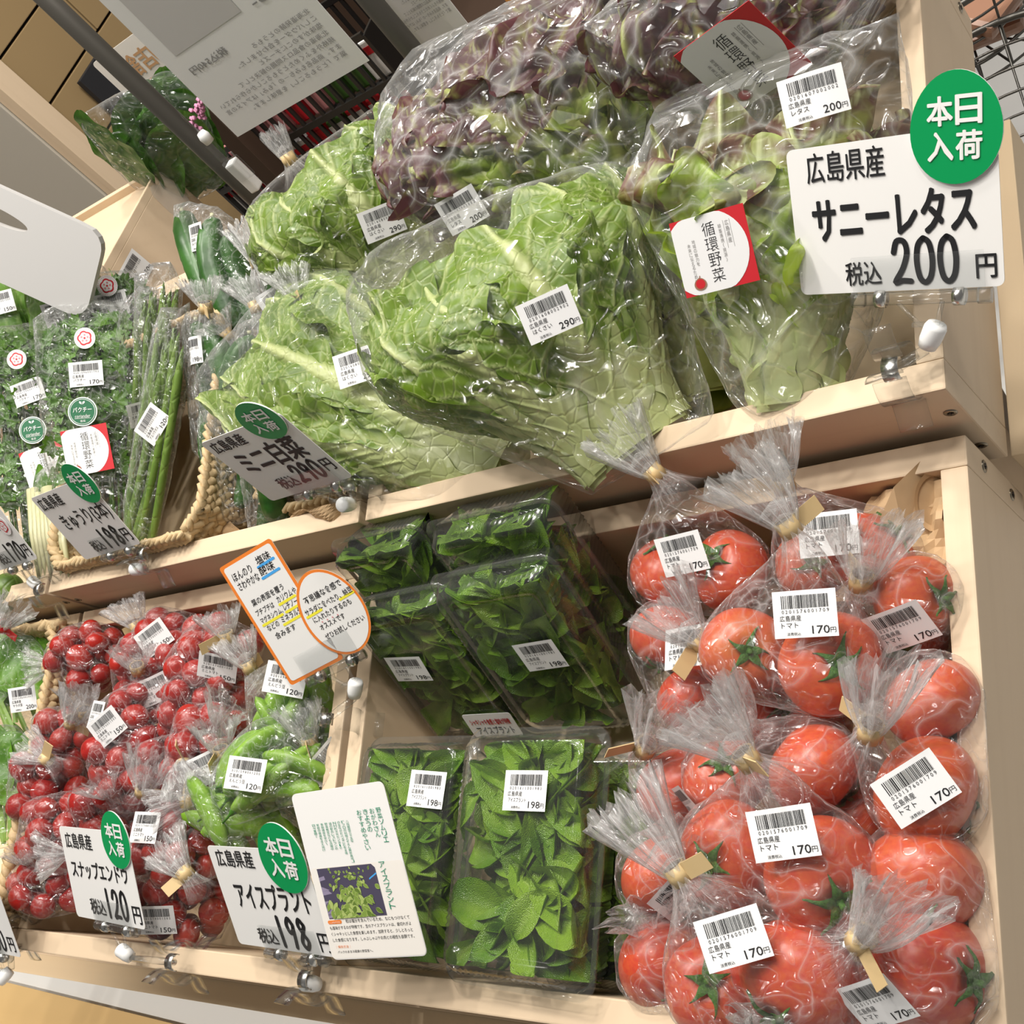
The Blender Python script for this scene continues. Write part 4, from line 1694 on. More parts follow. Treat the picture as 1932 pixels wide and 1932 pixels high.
lettuce('red_leaf_lettuce', 'dim red-brown lettuce low in the crate between the middle napa and the bright green lettuce', (1335, 770), -.035, (1235, 400), .0, .095, .045, 34, 'red_lettuce', .020)
r_, pts = lettuce('green_leaf_lettuce', 'bright green lettuce with a white stem at the right', (1500, 765), .030, (1440, 215), .125, .085, .055, 33, 'lettuce_leaf', .014)
for q in ((1245, 190, .14), (1560, 110, .15), (1695, 20, .16), (1712, 245, .12), (1660, 600, .06), (1385, 765, .05)):
    pts.append(at(*q))
b_, H_ = bag('lettuce_bag', 'clear lettuce bag at the right with price sticker and red card, against the crate wall', 'bag', pts, labels=[(LETT, 1535, 182, 1572, 168, -3.0)], seed=33, m='film_loose', sub=5, slack=.05, nscale=11.0, group='clear bags of lettuce')
add_card(b_, H_, 1352, 473, 1395, 462, sc=.86)

# ================================================================ RAISED CRATE ON THE LEFT
# ---- cucumbers
def cuke_mesh(seed, L_=0.20, r=0.0145):
    rnd = random.Random(seed)
    g = Geo()
    n, m = 20, 34
    bend = rnd.uniform(-.022, .022)
    vs, fs, ve = [], [], []
    ph = rnd.random() * 6
    for j in range(m):
        t = j / (m - 1)
        s = t * 2 - 1
        rr = r * (1 - abs(s) ** 5) ** .5 * (1 + .08 * math.sin(3 * t + ph)) + .0006
        for k in range(n):
            a = 2 * PI * k / n
            bump = .0009 * max(0, noise.noise(V((math.cos(a) * 7, math.sin(a) * 7, t * 46 + seed)))) * 2
            q = rr * (1 + .045 * math.cos(5 * a + ph)) + bump
            vs.append((q * math.cos(a) + bend * (1 - s * s), q * math.sin(a), t * L_))
            ve.append(.35 * max(0, math.cos(5 * a + ph)) * (t ** 2))
    for j in range(m - 1):
        for k in range(n):
            fs.append((j * n + k, j * n + (k + 1) % n, (j + 1) * n + (k + 1) % n, (j + 1) * n + k))
    fs.append(tuple(range(n))[::-1])
    fs.append(tuple((m - 1) * n + k for k in range(n)))
    g.add(vs, fs, 'cuke_skin', True, vein=ve)
    g2 = Geo()
    g2.tube([(0, 0, L_ - .001), (.001, 0, L_ + .006)], [.0028, .0022], 'stem_pale', 8)
    return g.mesh('body'), g2.mesh('stalk')


CUK = [cuke_mesh(i) for i in range(4)]
_ck = 0


def cuke_bag(label, who, spots, neck, labels, seed, tail=(.05, .022, .4), m='film_tight', tape=True):
    """spots: (bottom px, bottom z, top px, top z) of each cucumber"""
    global _ck
    P = []
    for (bp, bz, tp, tz) in spots:
        b, t = at(bp[0], bp[1], bz), at(tp[0], tp[1], tz)
        q = (t - b).to_track_quat('Z', 'Y').to_matrix().to_4x4()
        k = _ck % 4
        _ck += 1
        L_ = (t - b).length
        M = T(b) @ q @ Matrix.Rotation(_ck * 1.9, 4, 'Z') @ Matrix.Diagonal((1.06, 1.06, L_ / .20, 1))
        c = thing('cucumber', who, 'cucumber', M, 'cucumbers in clear bags')
        part('body', CUK[k][0], c)
        part('stalk', CUK[k][1], c)
        for s in np.linspace(0.04, .96, 7):
            P += sphere_pts(b.lerp(t, float(s)), .0185, 14, 1.0)
    nk = None
    if neck:
        n0 = at(neck[0], neck[1], neck[2])
        n1 = at(neck[3], neck[4], neck[2] + .02)
        nk = (n0, n1 - n0)
        tail = ((n1 - n0).length, tail[1], tail[2])
    return bag('cucumber_bag', label, 'bag', P, nk, tape, labels, seed=seed, m=m, group='clear bags of cucumbers', tail=tail, slack=.05, nscale=30.0, rb=.018)


cuke_bag('clear cucumber bag lying at the back against the wooden box, sticker near its top', 'cucumber in the bag leaning on the wooden box',
         [((440, 660), .04, (345, 400), .10), ((470, 640), .05, (400, 410), .11), ((500, 620), .05, (430, 440), .10)], None, [(CUKE, 375, 447, 388, 441)], 41, tape=False)
cuke_bag('clear cucumber bag with tied neck at the left, sticker half wrapped round', 'cucumber in the tied bag beside the asparagus',
         [((390, 850), .03, (370, 605), .09), ((425, 850), .035, (400, 610), .095)], (388, 580, .115, 378, 525), [(CUKE, 366, 662, 378, 655, -14.0)], 42)
cuke_bag('clear cucumber bag with tied neck in the second row', 'cucumber in the tied bag of the second row',
         [((455, 800), .03, (430, 650), .07)], (428, 632, .085, 400, 600), [], 43)
cuke_bag('clear cucumber bag with tied neck and a white-ended tape', 'cucumber in the tied bag left of the napa bag',
         [((490, 850), .03, (472, 630), .09), ((520, 850), .035, (505, 640), .095)], (484, 578, .115, 462, 520), [(CUKE, 492, 690, 505, 684)], 44)
cuke_bag('clear cucumber bag at the back with a wide sticker', 'cucumber in the bag with the wide sticker at the back',
         [((530, 720), .05, (505, 500), .10), ((560, 700), .05, (540, 505), .105)], (486, 495, .13, 462, 415), [(CUKE, 528, 566, 550, 552), (CUKE, 520, 500, 540, 488)], 45)
cuke_bag('clear cucumber bag beside the back napa, curved sticker on top', 'cucumber in the bag with the curved sticker beside the napa',
         [((600, 720), .05, (585, 535), .10), ((630, 700), .05, (618, 550), .10)], (562, 565, .12, 540, 500), [(CUKE, 622, 573, 655, 570, -10.0)], 46)
cuke_bag('clear cucumber bag in the front basket under the small price card', 'cucumber in the front bag under the small price card',
         [((425, 975), .02, (400, 790), .07), ((455, 960), .03, (440, 780), .075)], None, [], 47, tape=False)
cuke_bag('clear cucumber bag standing beside the kraft paper fold', 'cucumber in the bag beside the kraft paper fold',
         [((500, 1010), .02, (475, 830), .07), ((530, 990), .03, (515, 830), .07)], None, [], 48, tape=False)

# ---- asparagus
def spear(seed, L_=0.24, r=0.0048):
    rnd = random.Random(seed)
    g = Geo()
    pts, rs = [], []
    bx, by = rnd.uniform(-.010, .010), rnd.uniform(-.010, .010)
    for j in range(16):
        t = j / 15
        pts.append((bx * math.sin(PI * t), by * math.sin(PI * t), L_ * t))
        rs.append(r * (1 if t < .72 else (1 + .15 * math.sin((t - .72) / .28 * PI)) * (1 - max(0, (t - .80) / .22) ** 2)) + .0004)
    g.tube(pts, rs, 'asparagus_skin', 10)
    b = Geo()
    for k in range(26):
        t = .30 + .68 * (k / 25) ** .75
        a = k * 2.4
        rr = r * (1 if t < .8 else 1.2 - .9 * (t - .8) / .2)
        o = V((bx * math.sin(PI * t), by * math.sin(PI * t), L_ * t))
        s = .010 if t > .7 else .007
        d = V((math.cos(a), math.sin(a), 0))
        sd = V((-math.sin(a), math.cos(a), 0)) * .0026
        b.add([o + d * rr * .96 + sd, o + d * rr * .96 - sd, o + d * (rr * 1.12) + V((0, 0, s)), o + d * (rr * 1.25) + V((0, 0, s * .45))],
              [(0, 1, 3), (1, 2, 3), (2, 0, 3)], 'asparagus_skin')
    return g.mesh('stalk'), b.mesh('tip_scales')


SPE = [spear(i) for i in range(5)]


def aspara_bag(label, who, bpx, bz, tpx, tz, n, spread, seed, labels):
    rnd = random.Random(seed)
    b0, t0 = at(bpx[0], bpx[1], bz), at(tpx[0], tpx[1], tz)
    P = []
    for k in range(n):
        row = (k % 2) * .011
        off = V(((k / (n - 1) - .5) * spread, 0, row))
        b = b0 + off + V((rnd.uniform(-.004, .004), rnd.uniform(-.006, .006), 0))
        t = t0 + off * .9 + V((rnd.uniform(-.012, .012), rnd.uniform(-.025, .01), rnd.uniform(-.004, .004)))
        q = (t - b).to_track_quat('Z', 'Y').to_matrix().to_4x4()
        c = thing('asparagus_spear', who, 'asparagus', T(b) @ q @ Matrix.Rotation(k * 2.1, 4, 'Z') @ Matrix.Diagonal((.95, .95, (t - b).length / .24, 1)), 'asparagus spears in clear sleeves')
        part('stalk', SPE[k % 5][0], c)
        part('tip_scales', SPE[k % 5][1], c)
        for s in (0.0, .5, 1.0):
            P += sphere_pts(b.lerp(t, s), .007, 8, 1.0)
    top = t0 + (t0 - b0).normalized() * .035
    P += [top + V((s * spread * .62, 0, z)) for s in (-1, 1) for z in (-.008, .012)]
    return bag('asparagus_bag', label, 'bag', P, labels=labels, seed=seed, m='film_tight', slack=.05, nscale=26.0, group='clear sleeves of asparagus')


aspara_bag('clear asparagus sleeve at the right of the woven basket', 'green asparagus spear in the right-hand sleeve', (262, 1045), .015, (330, 640), .095, 11, .054, 51, [(ASPA, 290, 800, 292, 792)])
aspara_bag('clear asparagus sleeve behind the coriander, next to the right-hand sleeve', 'asparagus spear in the sleeve behind the coriander', (235, 960), .0, (262, 610), .085, 10, .054, 52, [(ASPA, 270, 778, 283, 776)])
aspara_bag('clear asparagus sleeve at the back against the wooden box', 'asparagus spear in the back sleeve against the wooden box', (290, 880), .0, (305, 560), .10, 10, .06, 53, [])

# ---- coriander
def sprig(g, M, size, rnd, m):
    """a cut, fan-shaped leaf with toothed edge"""
    n = 15
    pts = [(0, 0, 0)]
    for k in range(n):
        a = math.radians(-115 + 230 * k / (n - 1))
        rr = size * (1.0 if k % 2 == 0 else .72) * (1 - .25 * (k in (4, 5, 9, 10)))
        pts.append((rr * math.sin(a), size * .35 + rr * math.cos(a) * .9, .12 * size * math.sin(k * 1.7) + .08 * size))
    g.add([M @ V(p) for p in pts], [(0, i, i + 1) for i in range(1, n)], m, True, vein=[.5] + [0] * n)


def coriander(label, bag_label, bpx, bz, tpx, tz, width, seed, m='coriander_leaf', stems=18, leaves=230, size=(.011, .020)):
    rnd = random.Random(seed)
    b, t = at(bpx[0], bpx[1], bz), at(tpx[0], tpx[1], tz)
    y = (t - b)
    L_ = y.length
    M = frame(b, y.cross(FACE), y)
    root = thing('coriander_bunch', label, 'herb', M, 'coriander bunches')
    st, fo = Geo(), Geo()
    for k in range(stems):
        x0, z0 = rnd.uniform(-.35, .35) * width, rnd.uniform(-.012, .012)
        x1 = x0 * 1.5 + rnd.uniform(-.1, .1) * width
        L1 = L_ * rnd.uniform(.6, .95)
        st.tube([(x0, 0, z0), ((x0 + x1) / 2, L1 * .5, z0 + rnd.uniform(-.005, .008)), (x1, L1, z0 + .004)], [.0022, .0018, .0010], 'coriander_leaf', 6)
    for k in range(leaves):
        yy = L_ * (.24 + .78 * rnd.random() ** .8)
        hw = width * (.5 if yy > L_ * .4 else .42)
        o = V((rnd.uniform(-1, 1) * hw, yy, rnd.uniform(-.016, .020)))
        d = V((rnd.uniform(-1, 1), rnd.uniform(-.2, 1), rnd.uniform(-.25, .35)))
        nrm = V((rnd.uniform(-.6, .6), rnd.uniform(-.5, .5), 1))
        sprig(fo, frame(o, d.cross(nrm), d), rnd.uniform(*size), rnd, m)
    part('stems', st.mesh('stems'), root)
    part('foliage', fo.mesh('foliage'), root)
    w = width * .58
    P = [M @ V((sx * (w if yy > .1 else w * .8), yy * L_, z)) for sx in (-1, 1) for yy in (-.03, .5, 1.10) for z in (-.022, .026)]
    return root, P


def seal(d=0.026, kind='rose'):
    g = Geo()
    g.slab(oval(d, d, 32), 'label_white', 0, .0003)
    if kind == 'rose':
        for k in range(28):
            a = 2 * PI * k / 28
            g.poly([(d * .44 * math.cos(a) + .0004 * math.cos(q), d * .44 * math.sin(a) + .0005 * math.sin(q)) for q in (0, 1.57, 3.14, 4.71)], 'ink_red', .0005)
        out, inn = [], []
        for k in range(60):
            a = 2 * PI * k / 60
            rr = d * (.30 + .055 * abs(math.sin(2.5 * a)))
            out.append((rr * math.cos(a), rr * math.sin(a)))
            inn.append((rr * .78 * math.cos(a), rr * .78 * math.sin(a)))
        g.poly(out, 'ink_red', .0005)
        g.poly(inn, 'label_white', .0007)
        for k in range(5):
            a = 2 * PI * k / 5 + .3
            c, s = math.cos(a), math.sin(a)
            g.poly([(d * .15 * c + d * .05 * math.cos(q), d * .15 * s + d * .05 * math.sin(q)) for q in [2 * PI * i / 10 for i in range(10)]], 'ink_rose', .0009)
        g.poly([(d * .05 * math.cos(q), d * .05 * math.sin(q)) for q in [2 * PI * i / 12 for i in range(12)]], 'ink_red', .0010)
    else:
        g.poly(oval(d * .92, d * .92, 36), 'seal_green', .0005)
        for r0, r1 in ((.43, .415),):
            for k in range(40):
                a, b2 = 2 * PI * k / 40, 2 * PI * (k + 1) / 40
                g.poly([(d * r0 * math.cos(a), d * r0 * math.sin(a)), (d * r0 * math.cos(b2), d * r0 * math.sin(b2)), (d * r1 * math.cos(b2), d * r1 * math.sin(b2)), (d * r1 * math.cos(a), d * r1 * math.sin(a))], 'label_white', .0007)
        text(g, 'パクチー', -d * .32, -d * .02, d * .64, d * .17, 'label_white', .0008, .02)
        text(g, 'coriander', -d * .26, -d * .21, d * .52, d * .12, 'label_white', .0008)
        text(g, '香菜', -d * .09, -d * .36, d * .18, d * .08, 'label_white', .0008)
        g.poly([(-d * .28, -d * .235), (d * .28, -d * .235), (d * .28, -d * .225), (-d * .28, -d * .225)], 'label_white', .0008)
        for s in (-1, 1):
            g.poly([(s * d * .01, d * .24), (s * d * .10, d * .30), (s * d * .09, d * .36), (s * d * .02, d * .33)], 'label_white', .0008)
    return g.mesh('round_seal')


ROSE, PAKU = seal(.026, 'rose'), seal(.036, 'paku')


def coriander_set(label, bag_label, bpx, bz, tpx, tz, width, seed, items, m='coriander_leaf'):
    r, P = coriander(label, bag_label, bpx, bz, tpx, tz, width, seed, m)
    b, H = bag('coriander_bag', bag_label, 'bag', P, labels=[i[1] for i in items if i[0] == 'label'], seed=seed, m='film_tight', slack=.04, nscale=20.0, group='clear sleeves of coriander')
    for i in items:
        if i[0] == 'rose':
            add_card(b, H, *i[1], me=ROSE, name='rose_seal', label='round white seal with a red flower crest')
        elif i[0] == 'paku':
            add_card(b, H, *i[1], me=PAKU, name='coriander_seal', label='round dark green seal with white lettering')
        elif i[0] == 'card':
            add_card(b, H, *i[1], off=.006, sc=.95)
    return b


coriander_set('coriander bunch in the right-hand of the two front sleeves', 'right-hand clear coriander sleeve in the basket', (195, 1010), .03, (160, 620), .12, .092, 61,
              [('rose', (164, 640, 185, 637)), ('label', (CORI, 164, 706, 185, 703)), ('paku', (160, 778, 180, 775)), ('card', (168, 850, 195, 843))])
coriander_set('coriander bunch in the left-hand of the two front sleeves', 'left-hand clear coriander sleeve in the basket', (70, 1040), .03, (38, 660), .12, .088, 62,
              [('rose', (36, 680, 50, 678)), ('label', (CORI, 55, 740, 72, 732)), ('paku', (66, 813, 84, 808)), ('card', (90, 882, 112, 872))])
coriander_set('coriander bunch behind the front sleeves, partly hidden', 'clear coriander sleeve at the back beside the wooden box', (230, 820), .02, (205, 545), .10, .075, 63,
              [('rose', (206, 540, 222, 540)), ('label', (CORI, 212, 575, 230, 570))])

# ---- broad green leaves in bags
def green_leaf(L_, W_, seed, m, droop=.12, stalk=.35):
    rnd = random.Random(seed)
    nu, nv = 22, 34
    vs, fs, ve = [], [], []
    o = V((seed * 1.3, seed * .7, 0))
    for j in range(nv):
        v = j / (nv - 1)
        w = W_ / 2 * (.07 if v < stalk else .07 + .93 * math.sin(PI * ((v - stalk) / (1 - stalk)) ** .8) ** .75) + .0008
        for i in range(nu):
            u = i / (nu - 1) * 2 - 1
            x = u * w
            z = .006 * noise.noise(V((x * 40, v * L_ * 40, 0)) + o) * sm(stalk, stalk + .2, v) - droop * L_ * v * v + .10 * abs(x)
            mid = max(0, 1 - abs(x) / (.0028 * (1.3 - v)))
            q = (v * L_ - abs(x) * .9) / .022
            side = max(0, 1 - (1 - abs((q % 1) - .5) * 2) / .14) * sm(stalk, stalk + .1, v)
            vs.append((x, v * L_, z + .0015 * mid + .0008 * side))
            ve.append(max(mid, .7 * side, 1.0 if v < stalk else 0))
    for j in range(nv - 1):
        for i in range(nu - 1):
            k = j * nu + i
            fs.append((k, k + 1, k + nu + 1, k + nu))
    return vs, fs, ve


def greens(name, label, cat, bpx, bz, tpx, tz, width, n, seed, m, leafw=.075, group=None):
    rnd = random.Random(seed)
    b, t = at(bpx[0], bpx[1], bz), at(tpx[0], tpx[1], tz)
    y = t - b
    L_ = y.length
    M = frame(b, y.cross(FACE), y)
    root = thing(name, label, cat, M, group)
    pts = []
    for k in range(n):
        vs, fs, ve = green_leaf(L_ * rnd.uniform(.85, 1.02), leafw * rnd.uniform(.8, 1.15), seed * 10 + k, m, rnd.uniform(-.08, .10))
        X = T((rnd.uniform(-.5, .5) * width, rnd.uniform(0, .01), -.018 + .036 * k / max(1, n - 1))) @ Matrix.Rotation(rnd.uniform(-.22, .22), 4, 'Z') @ Matrix.Rotation(rnd.uniform(-.5, .5), 4, 'Y')
        vs = [X @ V(p) for p in vs]
        part('leaf', mesh_from('leaf', vs, fs, (m,), attrs={'vein': ve}), root)
        pts += [M @ p for p in vs[::29]]
    return root, pts


r_, P = greens('komatsuna_bunch', 'broad pale green leaves in the bag at the far left edge', 'leafy greens', (60, 860), .03, (10, 490), .14, .05, 7, 71, 'komatsuna_leaf', .085)
P += [at(25, 445, .16), at(-40, 470, .16)]
bag('greens_bag', 'clear bag of broad leaves at the left edge with a cut-off sticker', 'bag', P, labels=[(GREE, 2, 572, 20, 566)], seed=71, m='film_big', slack=.05, nscale=16.0)
r_, P = greens('komatsuna_bunch', 'broad pale green leaves in the bag between the white tray and the wooden box', 'leafy greens', (160, 800), .02, (140, 500), .12, .05, 6, 72, 'komatsuna_leaf', .075)
P += [at(175, 480, .12), at(80, 545, .12)]
bag('greens_bag', 'clear bag of broad leaves between the white tray and the wooden box', 'bag', P, labels=[(GREE, 113, 590, 130, 586)], seed=72, m='film_big', slack=.05, nscale=16.0)
# white-rooted bunch at the lower left of the basket
r_, P = greens('white_root_bunch', 'bunch with long white roots beside the cucumber price card', 'vegetable', (105, 1090), .03, (60, 860), .10, .06, 3, 73, 'coriander_leaf', .03)
g = Geo()
rnd = random.Random(7)
for k in range(9):
    x = 62 + k * 7.5
    a, b = at(x + 12, 1100 + rnd.uniform(-12, 6), .052), at(x - 4, 935 + rnd.uniform(-15, 15), .075)
    g.tube([a, a.lerp(b, .5) + V((0, 0, .004)), b], [.0020, .0036, .0056 if k != 5 else .012], 'stem_pale', 10)
part('roots', g.mesh('roots', (WM.inverted() @ r_.matrix_world).inverted()), r_, label='cream white slender roots')
P += [at(60, 1110, .05), at(120, 1108, .05)]
bag('greens_bag', 'clear bag of white roots at the lower left of the basket', 'bag', P, seed=73, m='film_tight', slack=.04, nscale=16.0)
for px, py, lab in ((14, 1112, 'small green citrus at the left edge above the crate rim'), (2, 1128, 'small green citrus lowest at the left edge')):
    g = Geo()
    p = at(px, py, .05)
    g.lathe([(0.022 * math.sin(PI * k / 16), -.021 * math.cos(PI * k / 16)) for k in range(17)], 'asparagus_skin', 20)
    f_ = solo('citrus', g.mesh('citrus'), lab, 'fruit', T(p))
# ================================================================ WOVEN BASKETS
def braid(g, path, r, m='straw', pitch=0.030):
    """three-strand plait along a path"""
    P = [V(p) for p in path]
    D = [0.0]
    for i in range(1, len(P)):
        D.append(D[-1] + (P[i] - P[i - 1]).length)
    tot = D[-1]
    n = max(8, int(tot / 0.0045))

    def pos(s):
        for i in range(1, len(P)):
            if D[i] >= s or i == len(P) - 1:
                t = (s - D[i - 1]) / max(D[i] - D[i - 1], 1e-9)
                return P[i - 1].lerp(P[i], t), (P[i] - P[i - 1]).normalized()
    for k in range(3):
        pts = []
        for i in range(n + 1):
            s = tot * i / n
            p, t = pos(s)
            sd = t.cross(V((0, 0, 1)))
            sd = sd.normalized() if sd.length > .01 else V((1, 0, 0))
            up = sd.cross(t)
            a = 2 * PI * (s / pitch + k / 3)
            pts.append(p + up * math.sin(a) * r * .75 + sd * math.sin(2 * a) * r * .45)
        g.tube(pts, [r * .62 * (1 + .10 * math.sin(i * 1.3 + k)) for i in range(n + 1)], m, 7, flat=.7)


def smooth_path(pts, k=6):
    P = [V(p) for p in pts]
    out = []
    for i in range(len(P) - 1):
        p0, p1, p2, p3 = P[max(i - 1, 0)], P[i], P[i + 1], P[min(i + 2, len(P) - 1)]
        for j in range(k):
            t = j / k
            out.append(0.5 * ((2 * p1) + (p2 - p0) * t + (2 * p0 - 5 * p1 + 4 * p2 - p3) * t * t + (3 * p1 - p0 - 3 * p2 + p3) * t ** 3))
    out.append(P[-1])
    return out


def basket(label, rim, rows, drop, inset, r=.0085):
    path = smooth_path(rim)
    c = sum(path, V()) / len(path)
    t = thing('woven_basket', label, 'basket', T(c), 'woven baskets in the crates')
    g = Geo()
    braid(g, [p - c for p in path], r)
    part('rim', g.mesh('rim'), t)
    g = Geo()
    for k in range(rows):
        f = 1 - inset * (k + 1)
        braid(g, [V(((p - c).x * f, (p - c).y * f, (p - c).z - drop * (k + 1))) for p in path], r * .92, 'straw')
    part('plaited_wall', g.mesh('plaited_wall'), t)
    return t


def ring_rim(x0, x1, y0, y1, z, z2=None):
    z2 = z if z2 is None else z2
    rr = .045
    out = []
    for (cx, cy, a0) in ((x1 - rr, y1 - rr, 0), (x0 + rr, y1 - rr, 90), (x0 + rr, y0 + rr, 180), (x1 - rr, y0 + rr, 270)):
        for k in range(4):
            a = math.radians(a0 + 30 * k)
            y = cy + rr * math.sin(a)
            out.append(V((cx + rr * math.cos(a), y, z + (z2 - z) * (y - y0) / (y1 - y0))))
    out.append(out[0])
    return out


basket('plaited straw basket holding the coriander sleeves', ring_rim(-1.075, -.775, .058, .33, .066, .080), 8, .0135, .012)
basket('plaited straw basket holding the front cucumber bags', ring_rim(-.715, -.555, .075, .38, .040, .06), 6, .0125, .012, .0075)
basket('plaited straw basket with the leafy salad bags, cut by the left edge', ring_rim(-1.62, -1.085, -.345, .0, .030), 10, .0135, .010, .0095)


# ---------------------------------------------------------------- kraft paper
def paper(name, label, corners, seed, amp=.010, n=14, m='kraft'):
    a, b, c, d = [V(p) for p in corners]
    ctr = (a + b + c + d) / 4
    nn = (b - a).cross(d - a).normalized()
    vs, fs = [], []
    for j in range(n + 1):
        for i in range(n + 1):
            u, v = i / n, j / n
            p = a.lerp(b, u).lerp(d.lerp(c, u), v)
            q = V((p.x * 26 + seed, p.y * 26, p.z * 26))
            h = abs(noise.noise(q)) * 2.0 + noise.noise(q * 2.1) * .8
            vs.append(p + nn * amp * h - ctr)
    for j in range(n):
        for i in range(n):
            k = j * (n + 1) + i
            fs.append((k, k + 1, k + n + 2, k + n + 1))
    return solo(name, mesh_from(name, vs, fs, (m,), smooth=False), label, 'paper', T(ctr))


paper('kraft_paper', 'folded kraft paper sticking up in front of the cucumber basket', [at(500, 1035, .02), at(655, 1000, .03), at(640, 945, .07), at(560, 960, .06)], 1, .007)
paper('kraft_paper', 'crumpled kraft paper in the back right corner of the tomato crate', [(-.105, -.075, -.03), (-.022, -.080, -.02), (-.020, .0, -.018), (-.075, .0, -.020)], 2, .014)
paper('kraft_paper', 'kraft paper lining seen under the tomatoes along the right wall', [(-.235, -.350, -.108), (-.021, -.350, -.108), (-.021, .0, -.105), (-.235, .0, -.108)], 3, .010, 22)
paper('kraft_paper', 'printed wrapping paper under the cucumber bags in the front basket', [at(372, 985, .03), at(455, 1050, .02), at(470, 1010, .02), at(390, 950, .04)], 4, .008)
g = Geo()
pts = []
for k in range(25):
    a = 2 * PI * k / 24
    pts.append((.012 * math.cos(a), .018 * math.sin(a)))
vs = [V((x * 1.25, y * 1.25, 0)) for x, y in pts[:-1]] + [V((x, y, -.002)) for x, y in pts[:-1]] + [V((x * .8, y * .8, -.03)) for x, y in pts[:-1]]
g.add(vs, [(i, (i + 1) % 24, 24 + (i + 1) % 24, 24 + i) for i in range(24)], 'kraft', True)
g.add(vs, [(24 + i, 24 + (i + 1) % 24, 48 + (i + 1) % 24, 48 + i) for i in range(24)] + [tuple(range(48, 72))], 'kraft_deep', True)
g.add([V((-.020, -.030, -.004)), V((-.046, -.034, -.010)), V((-.030, .010, .0)), V((-.004, .034, -.004)), V((.014, .022, -.004)), V((.015, -.022, -.004)), V((.002, -.034, -.004))],
      [(0, 1, 2), (0, 2, 3), (0, 3, 4), (0, 4, 5), (0, 5, 6)], 'kraft', False)
cp = at(1764, 945, -.012)
solo('paper_bag', g.mesh('paper_bag'), 'rolled kraft paper bag with an oval hole in the back right corner', 'paper bag', frame(cp, CR, -CD) @ Matrix.Scale(.95, 4))


# ================================================================ CHERRY TOMATOES
def cherry_mesh(seed):
    rnd = random.Random(seed)
    nu, nv = 18, 12
    el = rnd.uniform(.98, 1.22)
    vs, fs = [], []
    for j in range(nv + 1):
        t = PI * j / nv
        for i in range(nu):
            a = 2 * PI * i / nu
            vs.append((math.sin(t) * math.cos(a), math.sin(t) * math.sin(a), el * (math.cos(t) - .12 * math.exp(-(t / .25) ** 2))))
    for j in range(nv):
        for i in range(nu):
            fs.append((j * nu + i, (j + 1) * nu + i, (j + 1) * nu + (i + 1) % nu, j * nu + (i + 1) % nu))
    return mesh_from('cherry_tomato', vs, fs, ('cherry_skin',))


CHE = [cherry_mesh(i) for i in range(4)]


def cherry_bag(blabel, where, cpx, z, neckpx, tailpx, seed, labels=(), n=14, rad=(.043, .040, .026), r=.0140, tape=True):
    rnd = random.Random(seed)
    c = at(cpx[0], cpx[1], z)
    pos = []
    tries = 0
    while len(pos) < n and tries < 6000:
        tries += 1
        p = V((rnd.uniform(-1, 1), rnd.uniform(-1, 1), rnd.uniform(-1, 1)))
        if p.length > 1:
            continue
        p = c + CR * p.x * rad[0] + CD * p.y * rad[1] - CF * p.z * rad[2]
        if all((p - q).length > r * 1.72 for q in pos):
            pos.append(p)
    P = []
    for p in pos:
        rr = r * rnd.uniform(.88, 1.12)
        q = Matrix.Rotation(rnd.uniform(0, 6), 4, V((rnd.uniform(-1, 1), rnd.uniform(-1, 1), rnd.uniform(-1, 1))))
        solo('cherry_tomato', CHE[rnd.randrange(4)], 'red cherry tomato in the bag ' + where, 'tomato', T(p) @ q @ Matrix.Scale(rr, 4), 'cherry tomatoes in the bag ' + where)
        P += sphere_pts(p, rr, 14, 1.06)
    nk = None
    tl = (.04, .022, .4)
    if neckpx:
        n0 = at(neckpx[0], neckpx[1], z + .025)
        n1 = at(tailpx[0], tailpx[1], z + .045)
        nk = (n0, n1 - n0)
        tl = ((n1 - n0).length, .024, .4)
    return bag('cherry_tomato_bag', blabel, 'bag', P, nk, tape, labels, seed=seed, m='film_tight', slack=.07, nscale=34.0, group='clear bags of cherry tomatoes', tail=tl, rb=.016)


cherry_bag('cherry tomato bag at the back left, its tied end over the basket rim', 'at the back left corner', (165, 1238), .005, (92, 1258), (42, 1262), 101)
cherry_bag('cherry tomato bag at the back with its tail against the crate rim', 'at the back middle', (330, 1212), -.005, (258, 1182), (232, 1132), 102, [(MINI, 293, 1203, 306, 1192)])
cherry_bag('cherry tomato bag under the curved sticker in the back half', 'under the curved sticker', (285, 1268), .012, (260, 1262), (248, 1222), 103, [(MINI, 292, 1300, 312, 1292, -8.0)])
cherry_bag('cherry tomato bag at the back right with a tilted sticker', 'at the back right with a tilted sticker', (405, 1245), .0, (428, 1202), (410, 1150), 104, [(MINI, 412, 1256, 424, 1262)])
cherry_bag('cherry tomato bag in the middle below two overlapping stickers', 'below the two overlapping stickers', (285, 1352), .015, (160, 1345), (150, 1300), 105, [(MINI, 186, 1350, 196, 1352), (MINI, 205, 1370, 215, 1360)], 16, (.050, .038, .026))
cherry_bag('cherry tomato bag at the middle right beside the dark gap', 'beside the dark gap', (385, 1330), .0, (415, 1360), (432, 1330), 106, n=13, tape=False)
cherry_bag('cherry tomato bag at the left middle, tail spread to the left', 'at the left middle', (112, 1395), .018, (135, 1362), (150, 1312), 107, n=11, rad=(.034, .028, .022))
cherry_bag('cherry tomato bag left of centre with a sheer wide neck', 'left of centre', (240, 1445), .018, (270, 1490), (285, 1435), 108, n=15, rad=(.042, .034, .024))
cherry_bag('cherry tomato bag on the left edge tied with a pale tape', 'on the left edge', (85, 1485), .022, (88, 1432), (42, 1400), 109, n=13, rad=(.038, .036, .024))
